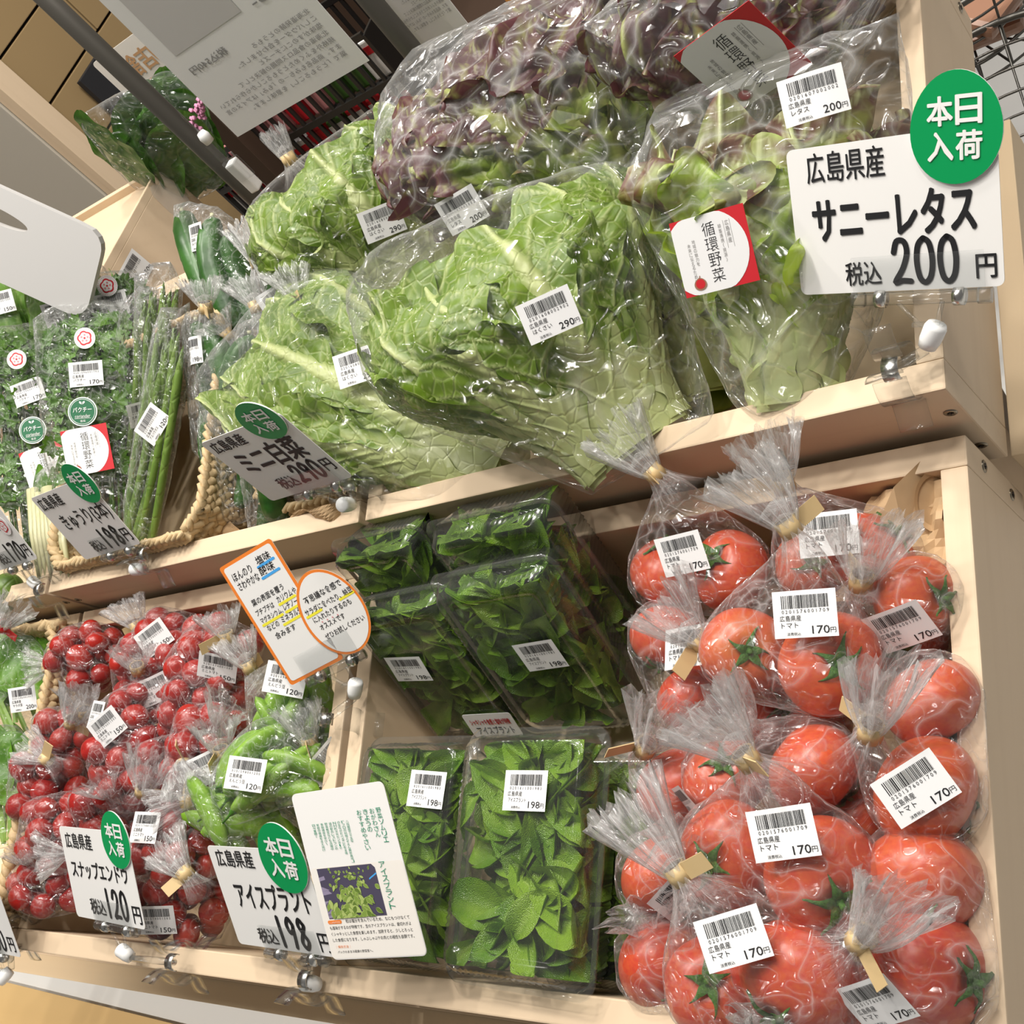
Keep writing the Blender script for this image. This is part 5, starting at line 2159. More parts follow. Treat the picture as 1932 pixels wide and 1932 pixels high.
cherry_bag('cherry tomato bag right of centre, tail hanging down', 'right of centre', (395, 1415), .012, (347, 1440), (340, 1492), 110, [(MINI, 385, 1452, 400, 1445, -10.0)], n=13)
cherry_bag('cherry tomato bag in the lower middle, tail lying to the left', 'in the lower middle', (330, 1465), .008, (356, 1514), (278, 1540), 111, n=12)
cherry_bag('cherry tomato bag at the lower left above the white price card', 'at the lower left above the card', (110, 1568), .018, (120, 1612), (66, 1622), 112, n=14, rad=(.042, .038, .024), tape=False)
cherry_bag('cherry tomato bag behind the upper edge of the snap pea card', 'behind the snap pea card', (210, 1540), .008, (205, 1500), (180, 1470), 113, n=13, tape=False)
cherry_bag('cherry tomato bag right of the snap pea card with a sticker near its top', 'right of the snap pea card', (335, 1590), .010, (350, 1648), (300, 1590), 114, [(MINI, 278, 1562, 292, 1562)], n=14)
cherry_bag('cherry tomato bag in the front left corner of the crate', 'in the front left corner', (85, 1668), .008, (60, 1620), (38, 1600), 115, n=11, rad=(.042, .028, .022), tape=False)
cherry_bag('cherry tomato bag at the front edge with a sticker beside the card', 'at the front edge beside the card', (350, 1700), -.022, (275, 1640), (262, 1600), 116, [(MINI, 296, 1733, 310, 1736)], n=18, rad=(.050, .040, .024))
for k_, (q, w_) in enumerate((((180, 1300), 'underneath at the back left'), ((330, 1320), 'underneath in the back middle'), ((190, 1490), 'underneath in the left half'), ((330, 1540), 'underneath in the right half'), ((200, 1640), 'underneath behind the snap pea card'), ((430, 1500), 'underneath beside the snap peas'))):
    cherry_bag('cherry tomato bag ' + w_ + ' of the pile', w_, q, -.050, None, None, 140 + k_, n=13, rad=(.058, .048, .024), tape=False)

# ================================================================ SNAP PEAS
def pod_mesh(seed, L_=.082, w=.0125):
    rnd = random.Random(seed)
    g = Geo()
    n, m = 12, 22
    vs, fs, ve = [], [], []
    bd = rnd.uniform(.004, .011)
    for j in range(m):
        t = j / (m - 1)
        s = t * 2 - 1
        rr = w * (1 - abs(s) ** 3.2) ** .6 + .0005
        pea = 1 + .10 * max(0, math.cos(t * 5.5 * 2 * PI)) * (1 - abs(s))
        for k in range(n):
            a = 2 * PI * k / n
            vs.append((rr * math.cos(a) + bd * (1 - s * s), rr * .62 * pea * math.sin(a), (t - .5) * L_))
            ve.append(.8 if k == 0 or k == n // 2 else 0)
    for j in range(m - 1):
        for k in range(n):
            fs.append((j * n + k, j * n + (k + 1) % n, (j + 1) * n + (k + 1) % n, (j + 1) * n + k))
    g.add(vs, fs, 'pea_pod', True, vein=ve)
    c = Geo()
    c.lathe([(.0045, -L_ / 2 + .004), (.0028, -L_ / 2), (.0012, -L_ / 2 - .003), (.0010, -L_ / 2 - .012), (0, -L_ / 2 - .012)], 'calyx', 8)
    return g.mesh('pod'), c.mesh('cap')


PODS = [pod_mesh(i) for i in range(4)]


def pea_bag(label, where, cpx, z, neckpx, tailpx, seed, labels=(), n=11, rad=(.042, .040, .020), ang=0.0, tape=True):
    rnd = random.Random(seed)
    c = at(cpx[0], cpx[1], z)
    P = []
    for k in range(n):
        o = c + CR * rnd.uniform(-1, 1) * rad[0] * .8 + CD * rnd.uniform(-1, 1) * rad[1] * .6 - CF * rnd.uniform(-1, 1) * rad[2]
        a = ang + rnd.uniform(-.7, .7)
        d = CR * math.sin(a) - CD * math.cos(a) - CF * rnd.uniform(-.3, .3)
        q = d.to_track_quat('Z', 'Y').to_matrix().to_4x4()
        M = T(o) @ q @ Matrix.Rotation(rnd.uniform(0, 6), 4, 'Z')
        t = thing('snap_pea', 'green snap pea pod in the bag ' + where, 'pea pod', M, 'snap pea pods in the bag ' + where)
        part('pod', PODS[k % 4][0], t)
        part('cap', PODS[k % 4][1], t)
        for s in (-.036, -.01, .01, .036):
            P += sphere_pts(M @ V((.012, 0, s)), .009, 8, 1.0)
    nk, tl = None, (.04, .022, .4)
    if neckpx:
        n0 = at(neckpx[0], neckpx[1], z + .022)
        n1 = at(tailpx[0], tailpx[1], z + .045)
        nk = (n0, n1 - n0)
        tl = ((n1 - n0).length, .024, .4)
    return bag('snap_pea_bag', label, 'bag', P, nk, tape, labels, seed=seed, m='film_tight', slack=.06, nscale=28.0, group='clear bags of snap peas', tail=tl, rb=.016)


pea_bag('clear snap pea bag at the back under the orange-edged sign', 'at the back under the orange-edged sign', (565, 1345), -.01, (470, 1258), (440, 1200), 121, [(PEAS, 540, 1282, 560, 1286)], 14, (.040, .050, .020), .1)
pea_bag('clear snap pea bag along the divider with a tilted sticker', 'along the divider', (600, 1440), -.02, (585, 1402), (562, 1330), 122, [(PEAS, 618, 1438, 630, 1427)], 9, (.034, .032, .018), .8)
pea_bag('clear snap pea bag in the middle with a level sticker', 'in the middle with the level sticker', (530, 1468), .006, (418, 1420), (400, 1360), 123, [(PEAS, 466, 1461, 490, 1464)], 13, (.052, .030, .018), 1.3)
pea_bag('clear snap pea bag at the front above the ice plant card', 'at the front above the ice plant card', (465, 1550), .0, (372, 1500), (330, 1470), 124, [], 12, (.046, .032, .018), -1.0, tape=False)

# ================================================================ SALAD LEAVES AT THE LEFT EDGE
r_, P = greens('salad_leaf_bunch', 'bright green salad leaves in the bag with red tape', 'leafy greens', (55, 1375), .0, (15, 1195), .035, .06, 9, 131, 'salad_leaf', .075)
n0, n1 = at(8, 1182, .06), at(22, 1140, .075)
P += [at(88, 1240, .03)]
bag('salad_bag', 'clear salad bag at the left edge tied with red tape', 'bag', P, (n0, n1 - n0), True, [(SALA, 46, 1318, 66, 1315)], seed=131, m='film_tight', slack=.05, nscale=20.0, tail=(.05, .026, .4), tapecol='tape_red')
r_, P = greens('salad_leaf_bunch', 'bright green salad leaves at the left edge lower down', 'leafy greens', (20, 1600), .0, (-5, 1370), .035, .06, 9, 132, 'salad_leaf', .08)
bag('salad_bag', 'clear salad bag at the left edge below the first one', 'bag', P, seed=132, m='film_tight', slack=.05, nscale=20.0)
# ================================================================ PRICE CARDS AND THEIR CLIPS
def price_card(name, label, M, w, h, texts, digs, sticker, wd=.0042, extra=None):
    root = thing(name, label, 'price card', M, 'price cards')
    g = Geo()
    card_base(g, w, h, .0045)
    part('board', g.mesh('board'), root)
    g = Geo()
    for (body, x, y, tw, th, bold) in texts:
        text(g, body, (x - .5) * w, (y - .5) * h, tw * w, th * h, 'ink', .0004, bold)
    for (body, x, y, tw, th) in digs:
        digits(g, body, (x - .5) * w, (y - .5) * h, tw * w, th * h, wd)
    if extra:
        extra(g)
    part('printed_text', g.mesh('printed_text'), root, label='black lettering')
    if sticker:
        x, y, sw, sh, rot = sticker
        part('arrival_sticker', arrival_sticker(sw, sh), root, T(((x - .5) * w, (y - .5) * h, .0008)) @ Matrix.Rotation(rot, 4, 'Z'), label='green oval sticker with white lettering')
    return root


def card_frame(ctr, ex, ey, s):
    """pose found for a 148 mm card, brought to its real size s about the viewpoint of the layout"""
    c = CAM_P + (V(ctr) - CAM_P) * s
    return frame(c, ex, ey)


# lettuce card
s_ = .90
M_ = card_frame((-.019, .168, .067), (.966, -.257, -.013), (.204, .733, .649), s_)
price_card('price_card', 'largest white price card at the right, for the lettuce, 200 yen', M_, .148 * s_, .105 * s_,
           [('広島県産', .10, .76, .39, .20, .012), ('サニーレタス', .11, .37, .78, .28, .045), ('税込', .25, .05, .18, .16, .014), ('円', .88, .06, .09, .15, .022)],
           [('200', .48, .05, .33, .29)], (.83, 1.0, .054, .064, -.05), .0044)
make_clip(M_, .148 * s_, .105 * s_, (-.020, .046, .062), .022, 'clear sign clip at the right end of the upper rim under the lettuce card', jx=.014, jw=.084)
# napa card
s_ = .845
M_ = card_frame((-.691, .132, .047), (.995, -.028, .094), (-.08, .325, .942), s_)
price_card('price_card', 'white price card for the mini napa cabbage, 290 yen, tilted in front of the cucumbers', M_, .148 * s_, .105 * s_,
           [('広島県産', .06, .80, .40, .16, .014), ('ミニ白菜', .15, .42, .72, .32, .034), ('税込', .27, .10, .22, .17, .014), ('円', .86, .16, .10, .17, .016)],
           [('290', .51, .12, .32, .25)], (.80, 1.0, .050, .046, -.10), .0046)
make_clip(M_, .148 * s_, .105 * s_, (-.535, .062, .060), .040, 'clear sign clip on the upper crate joint under the napa card', jx=.012, along=(0, 1, 0), side=(1, 0, 0))
# cucumber card
s_ = .884
M_ = card_frame((-1.06, .127, .045), (.996, -.028, .089), (-.059, .548, .835), s_)
price_card('price_card', 'white price card with hand lettering for the cucumbers, 198 yen', M_, .148 * s_, .105 * s_,
           [('広島県産', .05, .78, .40, .18, .012), ('きゅうり(3本)', .16, .40, .80, .28, .012), ('税込', .28, .06, .20, .16, .014), ('円', .86, .08, .11, .18, .018)],
           [('198', .50, .07, .34, .26)], (.92, .95, .050, .052, -.08), .0050)
make_clip(M_, .148 * s_, .105 * s_, (-.860, .044, .062), .022, 'clear sign clip on the upper left rim under the cucumber card', jx=.012)
# coriander card, mostly cut by the left edge
p_ = at(-16, 1010, .125)
M_ = frame(p_, (.996, -.028, .089), (-.03, .62, .78))
price_card('price_card', 'white price card at the left edge for the coriander, 170 yen', M_, .131, .093,
           [('広島県産', .05, .80, .40, .15, .012), ('パクチー', .08, .40, .82, .27, .022), ('税込', .30, .06, .20, .16, .014), ('円', .87, .07, .10, .18, .018)],
           [('170', .52, .07, .33, .25)], (.66, 1.02, .050, .060, -.3), .0050, lambda g: None)
s2 = [o for o in bpy.data.objects if o.get('label', '') == 'white price card at the left edge for the coriander, 170 yen'][0]
part('rose_seal', ROSE, s2, T((.046, .006, .001)), 'round white seal with a red flower crest')
make_clip(M_, .131, .093, at(95, 1118, .062), .022, 'clear sign clip at the left end of the upper rim under the coriander card', jx=.006)
# snap pea card
s_ = .923
M_ = card_frame((-.948, -.291, .0), (.998, -.045, .051), (.018, .898, .439), s_)
price_card('price_card', 'white price card for the snap peas, 120 yen, in front of the cherry tomatoes', M_, .148 * s_, .105 * s_,
           [('広島県産', .07, .77, .40, .17, .010), ('スナップエンドウ', .08, .45, .82, .19, .020), ('税込', .26, .07, .22, .17, .014), ('円', .87, .05, .11, .18, .018)],
           [('120', .48, .07, .34, .29)], (.86, .92, .052, .058, -.04), .0050)
make_clip(M_, .148 * s_, .105 * s_, (-.765, -.366, .006), .022, 'clear sign clip on the lower rim beside the snap pea card', jx=.010)
# ice plant card
s_ = .914
M_ = card_frame((-.668, -.303, -.007), (.999, -.018, .037), (-.005, .839, .544), s_)
price_card('price_card', 'white price card for the ice plant, 198 yen, with a leaflet beside it', M_, .148 * s_, .105 * s_,
           [('広島県産', .07, .80, .40, .17, .010), ('アイスプラント', .16, .40, .76, .25, .026), ('税込', .26, .05, .20, .15, .014), ('円', .88, .04, .10, .18, .018)],
           [('198', .46, .05, .34, .28)], (.80, .93, .060, .064, -.08), .0052)
make_clip(M_, .148 * s_, .105 * s_, (-.572, -.366, .006), .022, 'clear sign clip on the lower rim under the ice plant card', jx=.012, jw=.076)
# card cut by the left edge, front rim
p_ = at(-40, 1722, .05)
M_ = frame(p_, (1, -.02, .03), (0, .84, .54))
price_card('price_card', 'white price card corner at the left edge by the front rim', M_, .135, .096, [('円', .86, .06, .10, .18, .018), ('税込', .28, .06, .20, .15, .014)], [('200', .50, .06, .32, .26)], None)
make_clip(M_, .135, .096, at(38, 1762, .006), .022, 'clear sign clip on the front rim at the left edge', jx=.0, jw=.07)

# ---------------------------------------------------------------- leaflet
s_ = .914
M_ = card_frame((-.522, -.277, .022), (.991, .105, -.079), (-.06, .898, .436), s_ * .995)
W_, H_ = .105 * s_, .148 * s_
lf = thing('leaflet', 'tall cream leaflet with a plant photo beside the ice plant price card', 'leaflet', M_)
g = Geo()
card_base(g, W_, H_, .005, 'paper_white')
g.poly(rrect(W_ * .99, H_ * .545, .004, 5, 0, -H_ * .222), 'leaflet_cream', .0002)
part('sheet', g.mesh('sheet'), lf)
g = Geo()
for i, col in enumerate(('野菜ソムリエ', 'おがわさん', 'きょうの', 'おすすめやさい')):
    vtext(g, col, W_ * (.36 - .068 * i), H_ * .36, W_ * .05, H_ * .034, 'ink_green', .0004)
for i, col in enumerate(('八百屋歴三十五年', '「プロの料理人ぞえん農家直送」', 'の生ながだべることを主体', 'ＮＨＫ文化センターや', '道の駅のレストランの', '野菜教室なども活躍中', '季節講座を学び、', '家庭の健康を支え続け', '日々奮闘。')):
    vtext(g, col, W_ * (.02 - .046 * i), H_ * .31, W_ * .030, H_ * .0165, 'ink_green', .0004)
vtext(g, 'アイスプラント', W_ * .25, H_ * .055, W_ * .062, H_ * .040, 'ink_green', .0006)
g.poly(rrect(W_ * .15, H_ * .022, .0014, 4, -W_ * .37, -H_ * .275), 'ink_orange', .0004)
text(g, 'ここがおすすめ！', -W_ * .43, -H_ * .282, W_ * .12, H_ * .012, 'paper_white', .0006)
for i, ln in enumerate(('粒は塩分を含んでいるため、なにもつけなくて', 'も塩味がするのが特徴です。生のアイスプラントは、歯切れがよ', 'くシャキッとした食感を楽しめます。加熱すると、少しとろっと', 'した食感になります。しゃぶしゃぶやお肉との相性も抜群です。')):
    x0 = -.25 if i == 0 else -.44
    text(g, ln, W_ * x0, -H_ * (.285 + .036 * i), W_ * (.86 + (-.44 - x0)), H_ * .022, 'ink', .0004)
text(g, '｜保存方法｜', -W_ * .42, -H_ * .432, W_ * .15, H_ * .018, 'ink_orange', .0004)
text(g, 'パックのまま冷蔵庫の野菜室へ。', -W_ * .42, -H_ * .462, W_ * .38, H_ * .017, 'ink', .0004)
part('printed_text', g.mesh('printed_text'), lf)
# the photo printed on it: leafy plant on dark ground, as flat print shapes
g = Geo()
x0, y0, w0, h0 = -W_ * .42, -H_ * .255, W_ * .62, H_ * .30
rnd = random.Random(3)
g.poly([(x0, y0), (x0 + w0, y0), (x0 + w0, y0 + h0 - .003), (x0 + w0 - .003, y0 + h0), (x0, y0 + h0)], 'print_dark', .0004)

for k in range(9):
    ya = y0 + h0 * rnd.random() * .9
    g.poly([(x0, ya), (x0 + w0 * .22 * rnd.random(), ya + .001), (x0 + w0 * .15 * rnd.random(), ya + .004), (x0, ya + .003)], 'print_lilac', .00045)
g.poly([(x0 + w0 * .86, y0 + h0 * .70), (x0 + w0 * .999, y0 + h0 * .80), (x0 + w0 * .999, y0 + h0 * .83), (x0 + w0 * .86, y0 + h0 * .73)], 'marker_blue', .00046)
zz = .0005
for k in range(120):
    t = k / 119
    cx = x0 + w0 * min(.93, max(.07, rnd.gauss(.52, .20)))
    cy = y0 + h0 * (.97 - .92 * t) - .001
    L2 = w0 * (.045 + .15 * t) * rnd.uniform(.7, 1.2)
    a = rnd.uniform(-2.6, -.5) if t > .3 else rnd.uniform(-3, 3)
    c, s = math.cos(a), math.sin(a)
    wl = L2 * rnd.uniform(.22, .36)
    mk = ('print_green', 'print_lime', 'print_deep', 'print_green')[k % 4]
    for f_, m2 in ((1.0, 'print_lime' if mk != 'print_lime' else 'print_deep'), (.80, mk)):
        pts = [(u * L2, wl * f_ * math.sin(PI * u ** .8) * sg) for sg in (1, -1) for u in ((0, .15, .35, .6, .85, 1) if sg > 0 else (.85, .6, .35, .15))]
        pts = [(max(x0, min(x0 + w0, cx + px * c - py * s)), max(y0, min(y0 + h0, cy + px * s + py * c))) for px, py in pts]
        zz += .000002
        g.poly(pts, m2, zz)
part('printed_photo', g.mesh('printed_photo'), lf, label='printed photo of a pale green leafy plant')

# ---------------------------------------------------------------- orange-edged hand-lettered signs
s_ = .875
M_ = card_frame((-.718, -.017, -.011), (.945, .322, -.065), (-.208, .741, .638), s_)
W_, H_ = .075 * s_ * 1.03, .148 * s_
sg = thing('handwritten_sign', 'tall white sign with an orange edge, hand lettered, above the snap peas', 'sign', M_)
g = Geo()
g.slab(rrect(W_, H_, .003), 'ink_orange', -.0006, 0, 'paper_white')
g.poly(rrect(W_ * .90, H_ * .95, .003), 'paper_white', .0002)
part('board', g.mesh('board'), sg, label='white board with an orange pen border')
g = Geo()
rows = [('ほんのり', -.38, .355, .36, .062), ('塩味', .10, .375, .26, .062), ('さわやかな', -.38, .280, .40, .062), ('酸味', .06, .295, .27, .066),
        ('葉の表面を覆う', -.33, .135, .60, .050), ('プチプチは', -.36, .060, .34, .046), ('カリウムや', .06, .070, .36, .050), ('マグネシウム、', -.36, -.005, .42, .046),
        ('レチノール', .09, .000, .33, .046), ('などの', -.33, -.075, .22, .046), ('ミネラル分を', -.05, -.072, .46, .050), ('含みます', -.28, -.155, .38, .050)]
for b_, x, y, tw, th in rows:
    text(g, b_, x * W_, y * H_, tw * W_, th * H_, 'ink', .0005, .006, shear=.12)
for x, y, tw, m_ in ((.08, .362, .30, 'marker_blue'), (.05, .278, .32, 'marker_blue'), (.06, .056, .30, 'marker_yellow'), (-.36, -.018, .38, 'marker_yellow'), (.09, -.014, .33, 'marker_yellow'), (-.05, -.086, .38, 'marker_yellow')):
    stroke(g, [(x * W_, y * H_), ((x + tw) * W_, (y + .004) * H_)], .0026, m_, .0004)
part('hand_lettering', g.mesh('hand_lettering'), sg)
M2 = M_ @ T((.051, -.022, .0012)) @ Matrix.Rotation(-.05, 4, 'Z')
ov = thing('handwritten_sign', 'oval white sign with an orange edge, hand lettered, beside the leaf boxes', 'sign', M2)
W2, H2 = .068, .086
g = Geo()
g.slab(oval(W2, H2, 48, egg=.05, rot=.10), 'ink_orange', -.0006, 0, 'paper_white')
g.poly(oval(W2 * .92, H2 * .94, 48, egg=.05, rot=.10, cx=.0003, cy=-.0003), 'paper_white', .0002)
part('board', g.mesh('board'), ov, label='white oval board with an orange pen border')
g = Geo()
for b_, x, y, tw, th in (('不思議な食感で', -.32, .20, .66, .080), ('サラダに食べたり、納豆', -.40, .085, .84, .075), ('に入れたりするのも', -.34, -.02, .68, .070), ('オススメです', -.30, -.125, .44, .065), ('ぜひお試しください', -.30, -.235, .70, .070)):
    text(g, b_, x * W2, y * H2, tw * W2, th * H2, 'ink', .0005, .008, rot=.05)
for x, y, tw in ((.20, .085, .24), (-.40, .058, .26)):
    stroke(g, [(x * W2, y * H2), ((x + tw) * W2, (y + .015) * H2)], .0026, 'marker_yellow', .0004)
for k in range(4):
    g.poly([((-.22 + .09 * k) * W2 + .0008 * math.cos(q), -.05 * H2 + .0008 * math.sin(q)) for q in [2 * PI * i / 10 for i in range(10)]], 'ink_rose', .0005)
part('hand_lettering', g.mesh('hand_lettering'), ov)
make_clip(M_, W_, H_, (-.590, -.142, .006), .042, 'clear sign clip on the crate joint under the orange-edged signs', jx=.020, jw=.066, along=(0, 1, 0), side=(1, 0, 0))
# loose clip standing on the front rim of the upper left crate
# ================================================================ STAND, FLOOR BOARDS AND BACKGROUND (upright things)
WMI = WM.inverted()
CAMW = WM @ CAM_P


def onw(px, py, ax, val):
    """layout helper: point of the upright plane (axis ax = val) seen at a photo position"""
    r = WM.to_3x3() @ ray(px, py)
    return CAMW + r * ((val - CAMW[ax]) / r[ax])


def bx(name, s, m, bev=.001):
    g = Geo()
    g.box((0, 0, 0), s, m, bev=bev)
    return g.mesh(name)


t = thing('display_stand', 'pine stepped stand carrying the crates', 'display stand', T((-.58, 0, -.2)))
o_ = V((-.58, 0, -.2))
for (c, s, nm) in (((-.855, -.3690, -.1420), (1.70, .040, .026), 'front_rail'), ((-.855, -.03, -.1410), (1.70, .05, .025), 'back_rail'),
                   ((-.855, .075, -.0860), (1.70, .05, .026), 'upper_front_rail'), ((-.855, .40, -.0860), (1.70, .05, .026), 'upper_back_rail')):
    part(nm, bx(nm, s, 'pine'), t, T(V(c) - o_))
for x in (-.02, -.60, -1.15, -1.72):
    part('side_rail', bx('side_rail', (.40, .03, .022), 'pine'), t, T(V((x - .02, -.19, -.166)) - o_) @ RY)
    part('side_rail', bx('side_rail', (.42, .03, .022), 'pine'), t, T(V((x - .02, .25, -.110)) - o_) @ RY)
rot_up = WM.to_3x3().inverted().to_4x4()
for x in (.0, -.60, -1.20, -1.75):
    for y, z, h in ((-.30, -.176, .41), (.12, -.099, .59), (.42, -.099, .66)):
        p = V((x - .03, y, z))
        g = Geo()
        part('leg', bx('leg', (h, .034, .034), 'pine'), t, T(p - o_) @ rot_up @ T((0, 0, -h / 2)) @ Matrix.Rotation(PI / 2, 4, 'Y'))
# end rails seen beyond the right-hand crates
part('end_board', bx('end_board', (.29, .021, .13), 'pine_pale'), t, T(V((.0185, .18, -.140)) - o_) @ RY)
part('cross_piece', bx('cross_piece', (.05, .030, .022), 'pine'), t, T(V((.030, .035, -.128)) - o_))
# second, lower rail in front and the boards below it
part('low_front_rail', bx('low_front_rail', (1.70, .026, .030), 'pine_pale'), t, T(V((-.855, -.402, -.150)) - o_))
part('low_shelf_board', bx('low_shelf_board', (.62, .20, .018), 'pine'), t, T(V((-1.40, -.28, -.225)) - o_))
part('low_shelf_board', bx('low_shelf_board', (.70, .20, .018), 'cardboard'), t, T(V((-.50, -.28, -.225)) - o_))
g = Geo()
g.box((0, 0, .006), (1.7, 1.15, .012), 'plywood', bev=.001)
for x, y in ((-.35, .42), (.05, .30), (.36, .40), (.58, .47), (-.62, .1), (.3, -.1), (.72, .22)):
    g.slab(oval(.060, .026, 20, cx=x, cy=y, rot=.15), 'white_plastic', .0121, .0125)
p0, p1 = onw(0, 1850, 2, .012), onw(330, 1932, 2, .012)
ex = (p1 - p0).normalized()
ey = V((-ex.y, ex.x, 0))
me = g.mesh('plywood_sheet')
solo('plywood_sheet', me, 'knotty plywood sheet with grey patches lying on the floor', 'board', WMI @ frame(p0.lerp(p1, .5) - ey * .575 + V((0, 0, -.0115)), ex, ey))

# ---- poles
for px, py, lab in ((480, 372, 'dark metal post on the left carrying the hanging paper sign'), (748, 60, 'dark metal post behind the purple lettuce bag')):
    p = onw(px, py, 1, .475)
    g = Geo()
    g.tube([(0, 0, -p.z), (0, 0, .75)], .0112, 'pole_grey', 20)
    pt = solo('metal_post', g.mesh('metal_post'), lab, 'post', WMI @ T(p))

# ---- hanging paper signs (seen from the back: print shows through reversed)


def hang_sign(bl, br, y, H_, label, big):
    a, b = onw(bl[0], bl[1], 1, y), onw(br[0], br[1], 1, y)
    ex = V((b.x - a.x, b.y - a.y, 0))
    W_ = ex.length
    a.z = (a.z + b.z) / 2
    root = thing('hanging_sign', label, 'sign', WMI @ frame(a, ex, (0, 0, 1)), 'hanging paper signs')
    g = Geo()
    g.slab([(0, 0), (W_, 0), (W_, H_), (0, H_)], 'paper_white', -.0008, 0)
    part('sheet', g.mesh('sheet'), root)
    g = Geo()
    lines = ['北海道発酵のとうもろ', 'こしパウダーを合わせました。', '塩味がすのこにチーズと', '北海道の食品ロス問題の解決として', '規格外をふくめたとうもろこしから作られてい', 'ます。商品名もみち－の「もみ」はアイヌの言', '葉で「とうもろこし」を意味します。']
    for i, ln in enumerate(lines):
        n = len(ln)
        y_ = H_ * (.235 - .030 * i) if big else H_ * (.30 - .030 * i)
        text(g, ln, W_ * (.93 - .041 * n), y_, W_ * .041 * n, H_ * .021, 'ink_grey', .0006, mirror=True)
    text(g, '税込540円', W_ * .10, H_ * (.27 if big else .40), W_ * .28, H_ * .032, 'ink_grey', .0006, .01, mirror=True)
    text(g, '75-', W_ * .70, H_ * .345, W_ * .16, H_ * .035, 'ink_grey', .0006, .01, mirror=True)
    g.poly([(W_ * .10, H_ * .36), (W_ * .62, H_ * .36), (W_ * .62, H_ * .92), (W_ * .10, H_ * .92)], 'photo_grey', .0005)
    part('show_through_print', g.mesh('show_through_print'), root, label='grey reversed print showing through the paper')
    return root, W_


hs, W1 = hang_sign((455, 265), (690, 107), .452, .297, 'large white paper sign hanging at the top, print reversed', True)
p = onw(450, 318, 1, .452)
g = Geo()
g.box((0, 0, 0), (.024, .008, .030), 'clip_plastic', bev=.002)
g.box((-.004, 0, .030), (.012, .008, .026), 'clip_plastic', bev=.002)
ck = thing('sign_clip', 'small clear clip on the left post holding the large paper sign', 'clip', WMI @ T(p))
part('jaw', g.mesh('jaw'), ck)
g = Geo()
g.lathe([(0, -.007), (.006, -.007), (.007, .002), (.005, .008), (0, .008)], 'knuckle_white', 14, (-.001, 0, .050))
part('knuckle', g.mesh('knuckle'), ck)
g = Geo()
g.tube([(-.001, 0, .055), (-.002, .0, .085), (.004, 0, .112)], .0013, 'clip_plastic', 8)
part('hanger', g.mesh('hanger'), ck)
g = Geo()
g.box((-.006, .004, -.012), (.014, .014, .044), 'knuckle_white', bev=.002)
part('post_grip', g.mesh('post_grip'), ck)
hs2, W2_ = hang_sign((784, 100), (893, 58), .50, .20, 'smaller paper sign in a clear holder behind the second post', False)
g = Geo()
g.box((W2_ * .5, -.008, .002), (W2_ * 1.05, .024, .003), 'clip_plastic', bev=.0008)
g.tube([(-.004, -.018, .004), (W2_ + .004, -.018, .004)], .004, 'clip_plastic', 10)
part('holder', g.mesh('holder'), hs2)
a, b = onw(205, 92, 1, .80), onw(330, 12, 1, .80)
root = thing('hanging_sign', 'small cream sign with brown reversed characters behind the left post', 'sign', WMI @ frame(V((a.x, .80, (a.z + b.z) / 2 - .10)), (1, 0, 0), (0, 0, 1)))
g = Geo(); g.slab(rrect(.30, .11, .006, 4, .10, .045), 'leaflet_cream', -.001, 0)
part('sheet', g.mesh('sheet'), root)
g = Geo()
text(g, '店舗', -.012, .048, .075, .034, 'ink_tan', .0006, .02, mirror=True)
text(g, '商品', .008, .006, .075, .034, 'ink_tan', .0006, .02, mirror=True)
part('printed_text', g.mesh('printed_text'), root)

# ---- plank wall, trim, beige partition
XW = -1.62
g = Geo()
g.box((XW - .03, 2.12, 1.0), (.06, 2.1, 2.0), 'slate')
struct('wall_side', g.mesh('wall_side'), W=False)
hp = .108
k = 0
for iz in range(0, 17):
    z0 = .10 + hp * iz
    y0, y1 = 1.0, 3.0
    cut = 1.25 + .47 * (iz * 7 % 4)
    for ya, yb in ((y0, cut), (cut, y1)):
        struct('trim_%d' % (k + 10), bx('plank', (yb - ya - .004, .016, hp - .005), 'plank_oak', .0015), T((XW + .008, (ya + yb) / 2, z0)) @ RY, W=False)
        k += 1
struct('trim_1', bx('trim', (1.70, .05, .030), 'pine'), T((XW + .012, .995, 1.05)) @ Matrix.Rotation(PI / 2, 4, 'Y'), W=False)
g = Geo(); g.box((XW - .605, .985, .75), (1.2, .04, 1.5), 'panel_beige', bev=.002)
struct('wall_partition', g.mesh('wall_partition'), W=False)
p = onw(205, 165, 0, XW + .03)
solo('price_board', bx('price_board', (.012, .085, .10), 'slate'), 'small black slate board standing on the plank shelf wall', 'board', WMI @ T(p))

# ---- plain wooden box behind the left crates
p = onw(305, 312, 2, .86)
bw, bd, bh = .24, .215, .40
t = thing('wooden_box', 'large closed pale wooden box behind the cucumbers', 'box', WMI @ T((p.x - bw / 2, p.y - bd / 2, p.z - bh)))
g = Geo(); g.box((0, 0, bh / 2 - .004), (bw, bd, bh - .008), 'pine', bev=.0015)
part('body', g.mesh('body', Matrix()), t)
g = Geo()
g.box((0, bd / 2 - .005, bh - .003), (bw, .010, .012), 'pine', bev=.001)
g.box((bw / 2 - .003, 0, bh - .003), (.006, bd, .012), 'pine', bev=.001)
part('lip', g.mesh('lip'), t)
q = onw(255, 512, 0, p.x) - V((p.x - bw / 2, p.y - bd / 2, p.z - bh))
part('stock_label', label_mesh(*GREE), t, T((bw / 2 + .001, q.y, q.z)) @ Matrix(((0, 0, 1, 0), (1, 0, 0, 0), (0, 1, 0, 0), (0, 0, 0, 1))) @ Matrix.Rotation(.0, 4, 'Z') @ Matrix.Scale(1.25, 4))
g = Geo()
vs = []
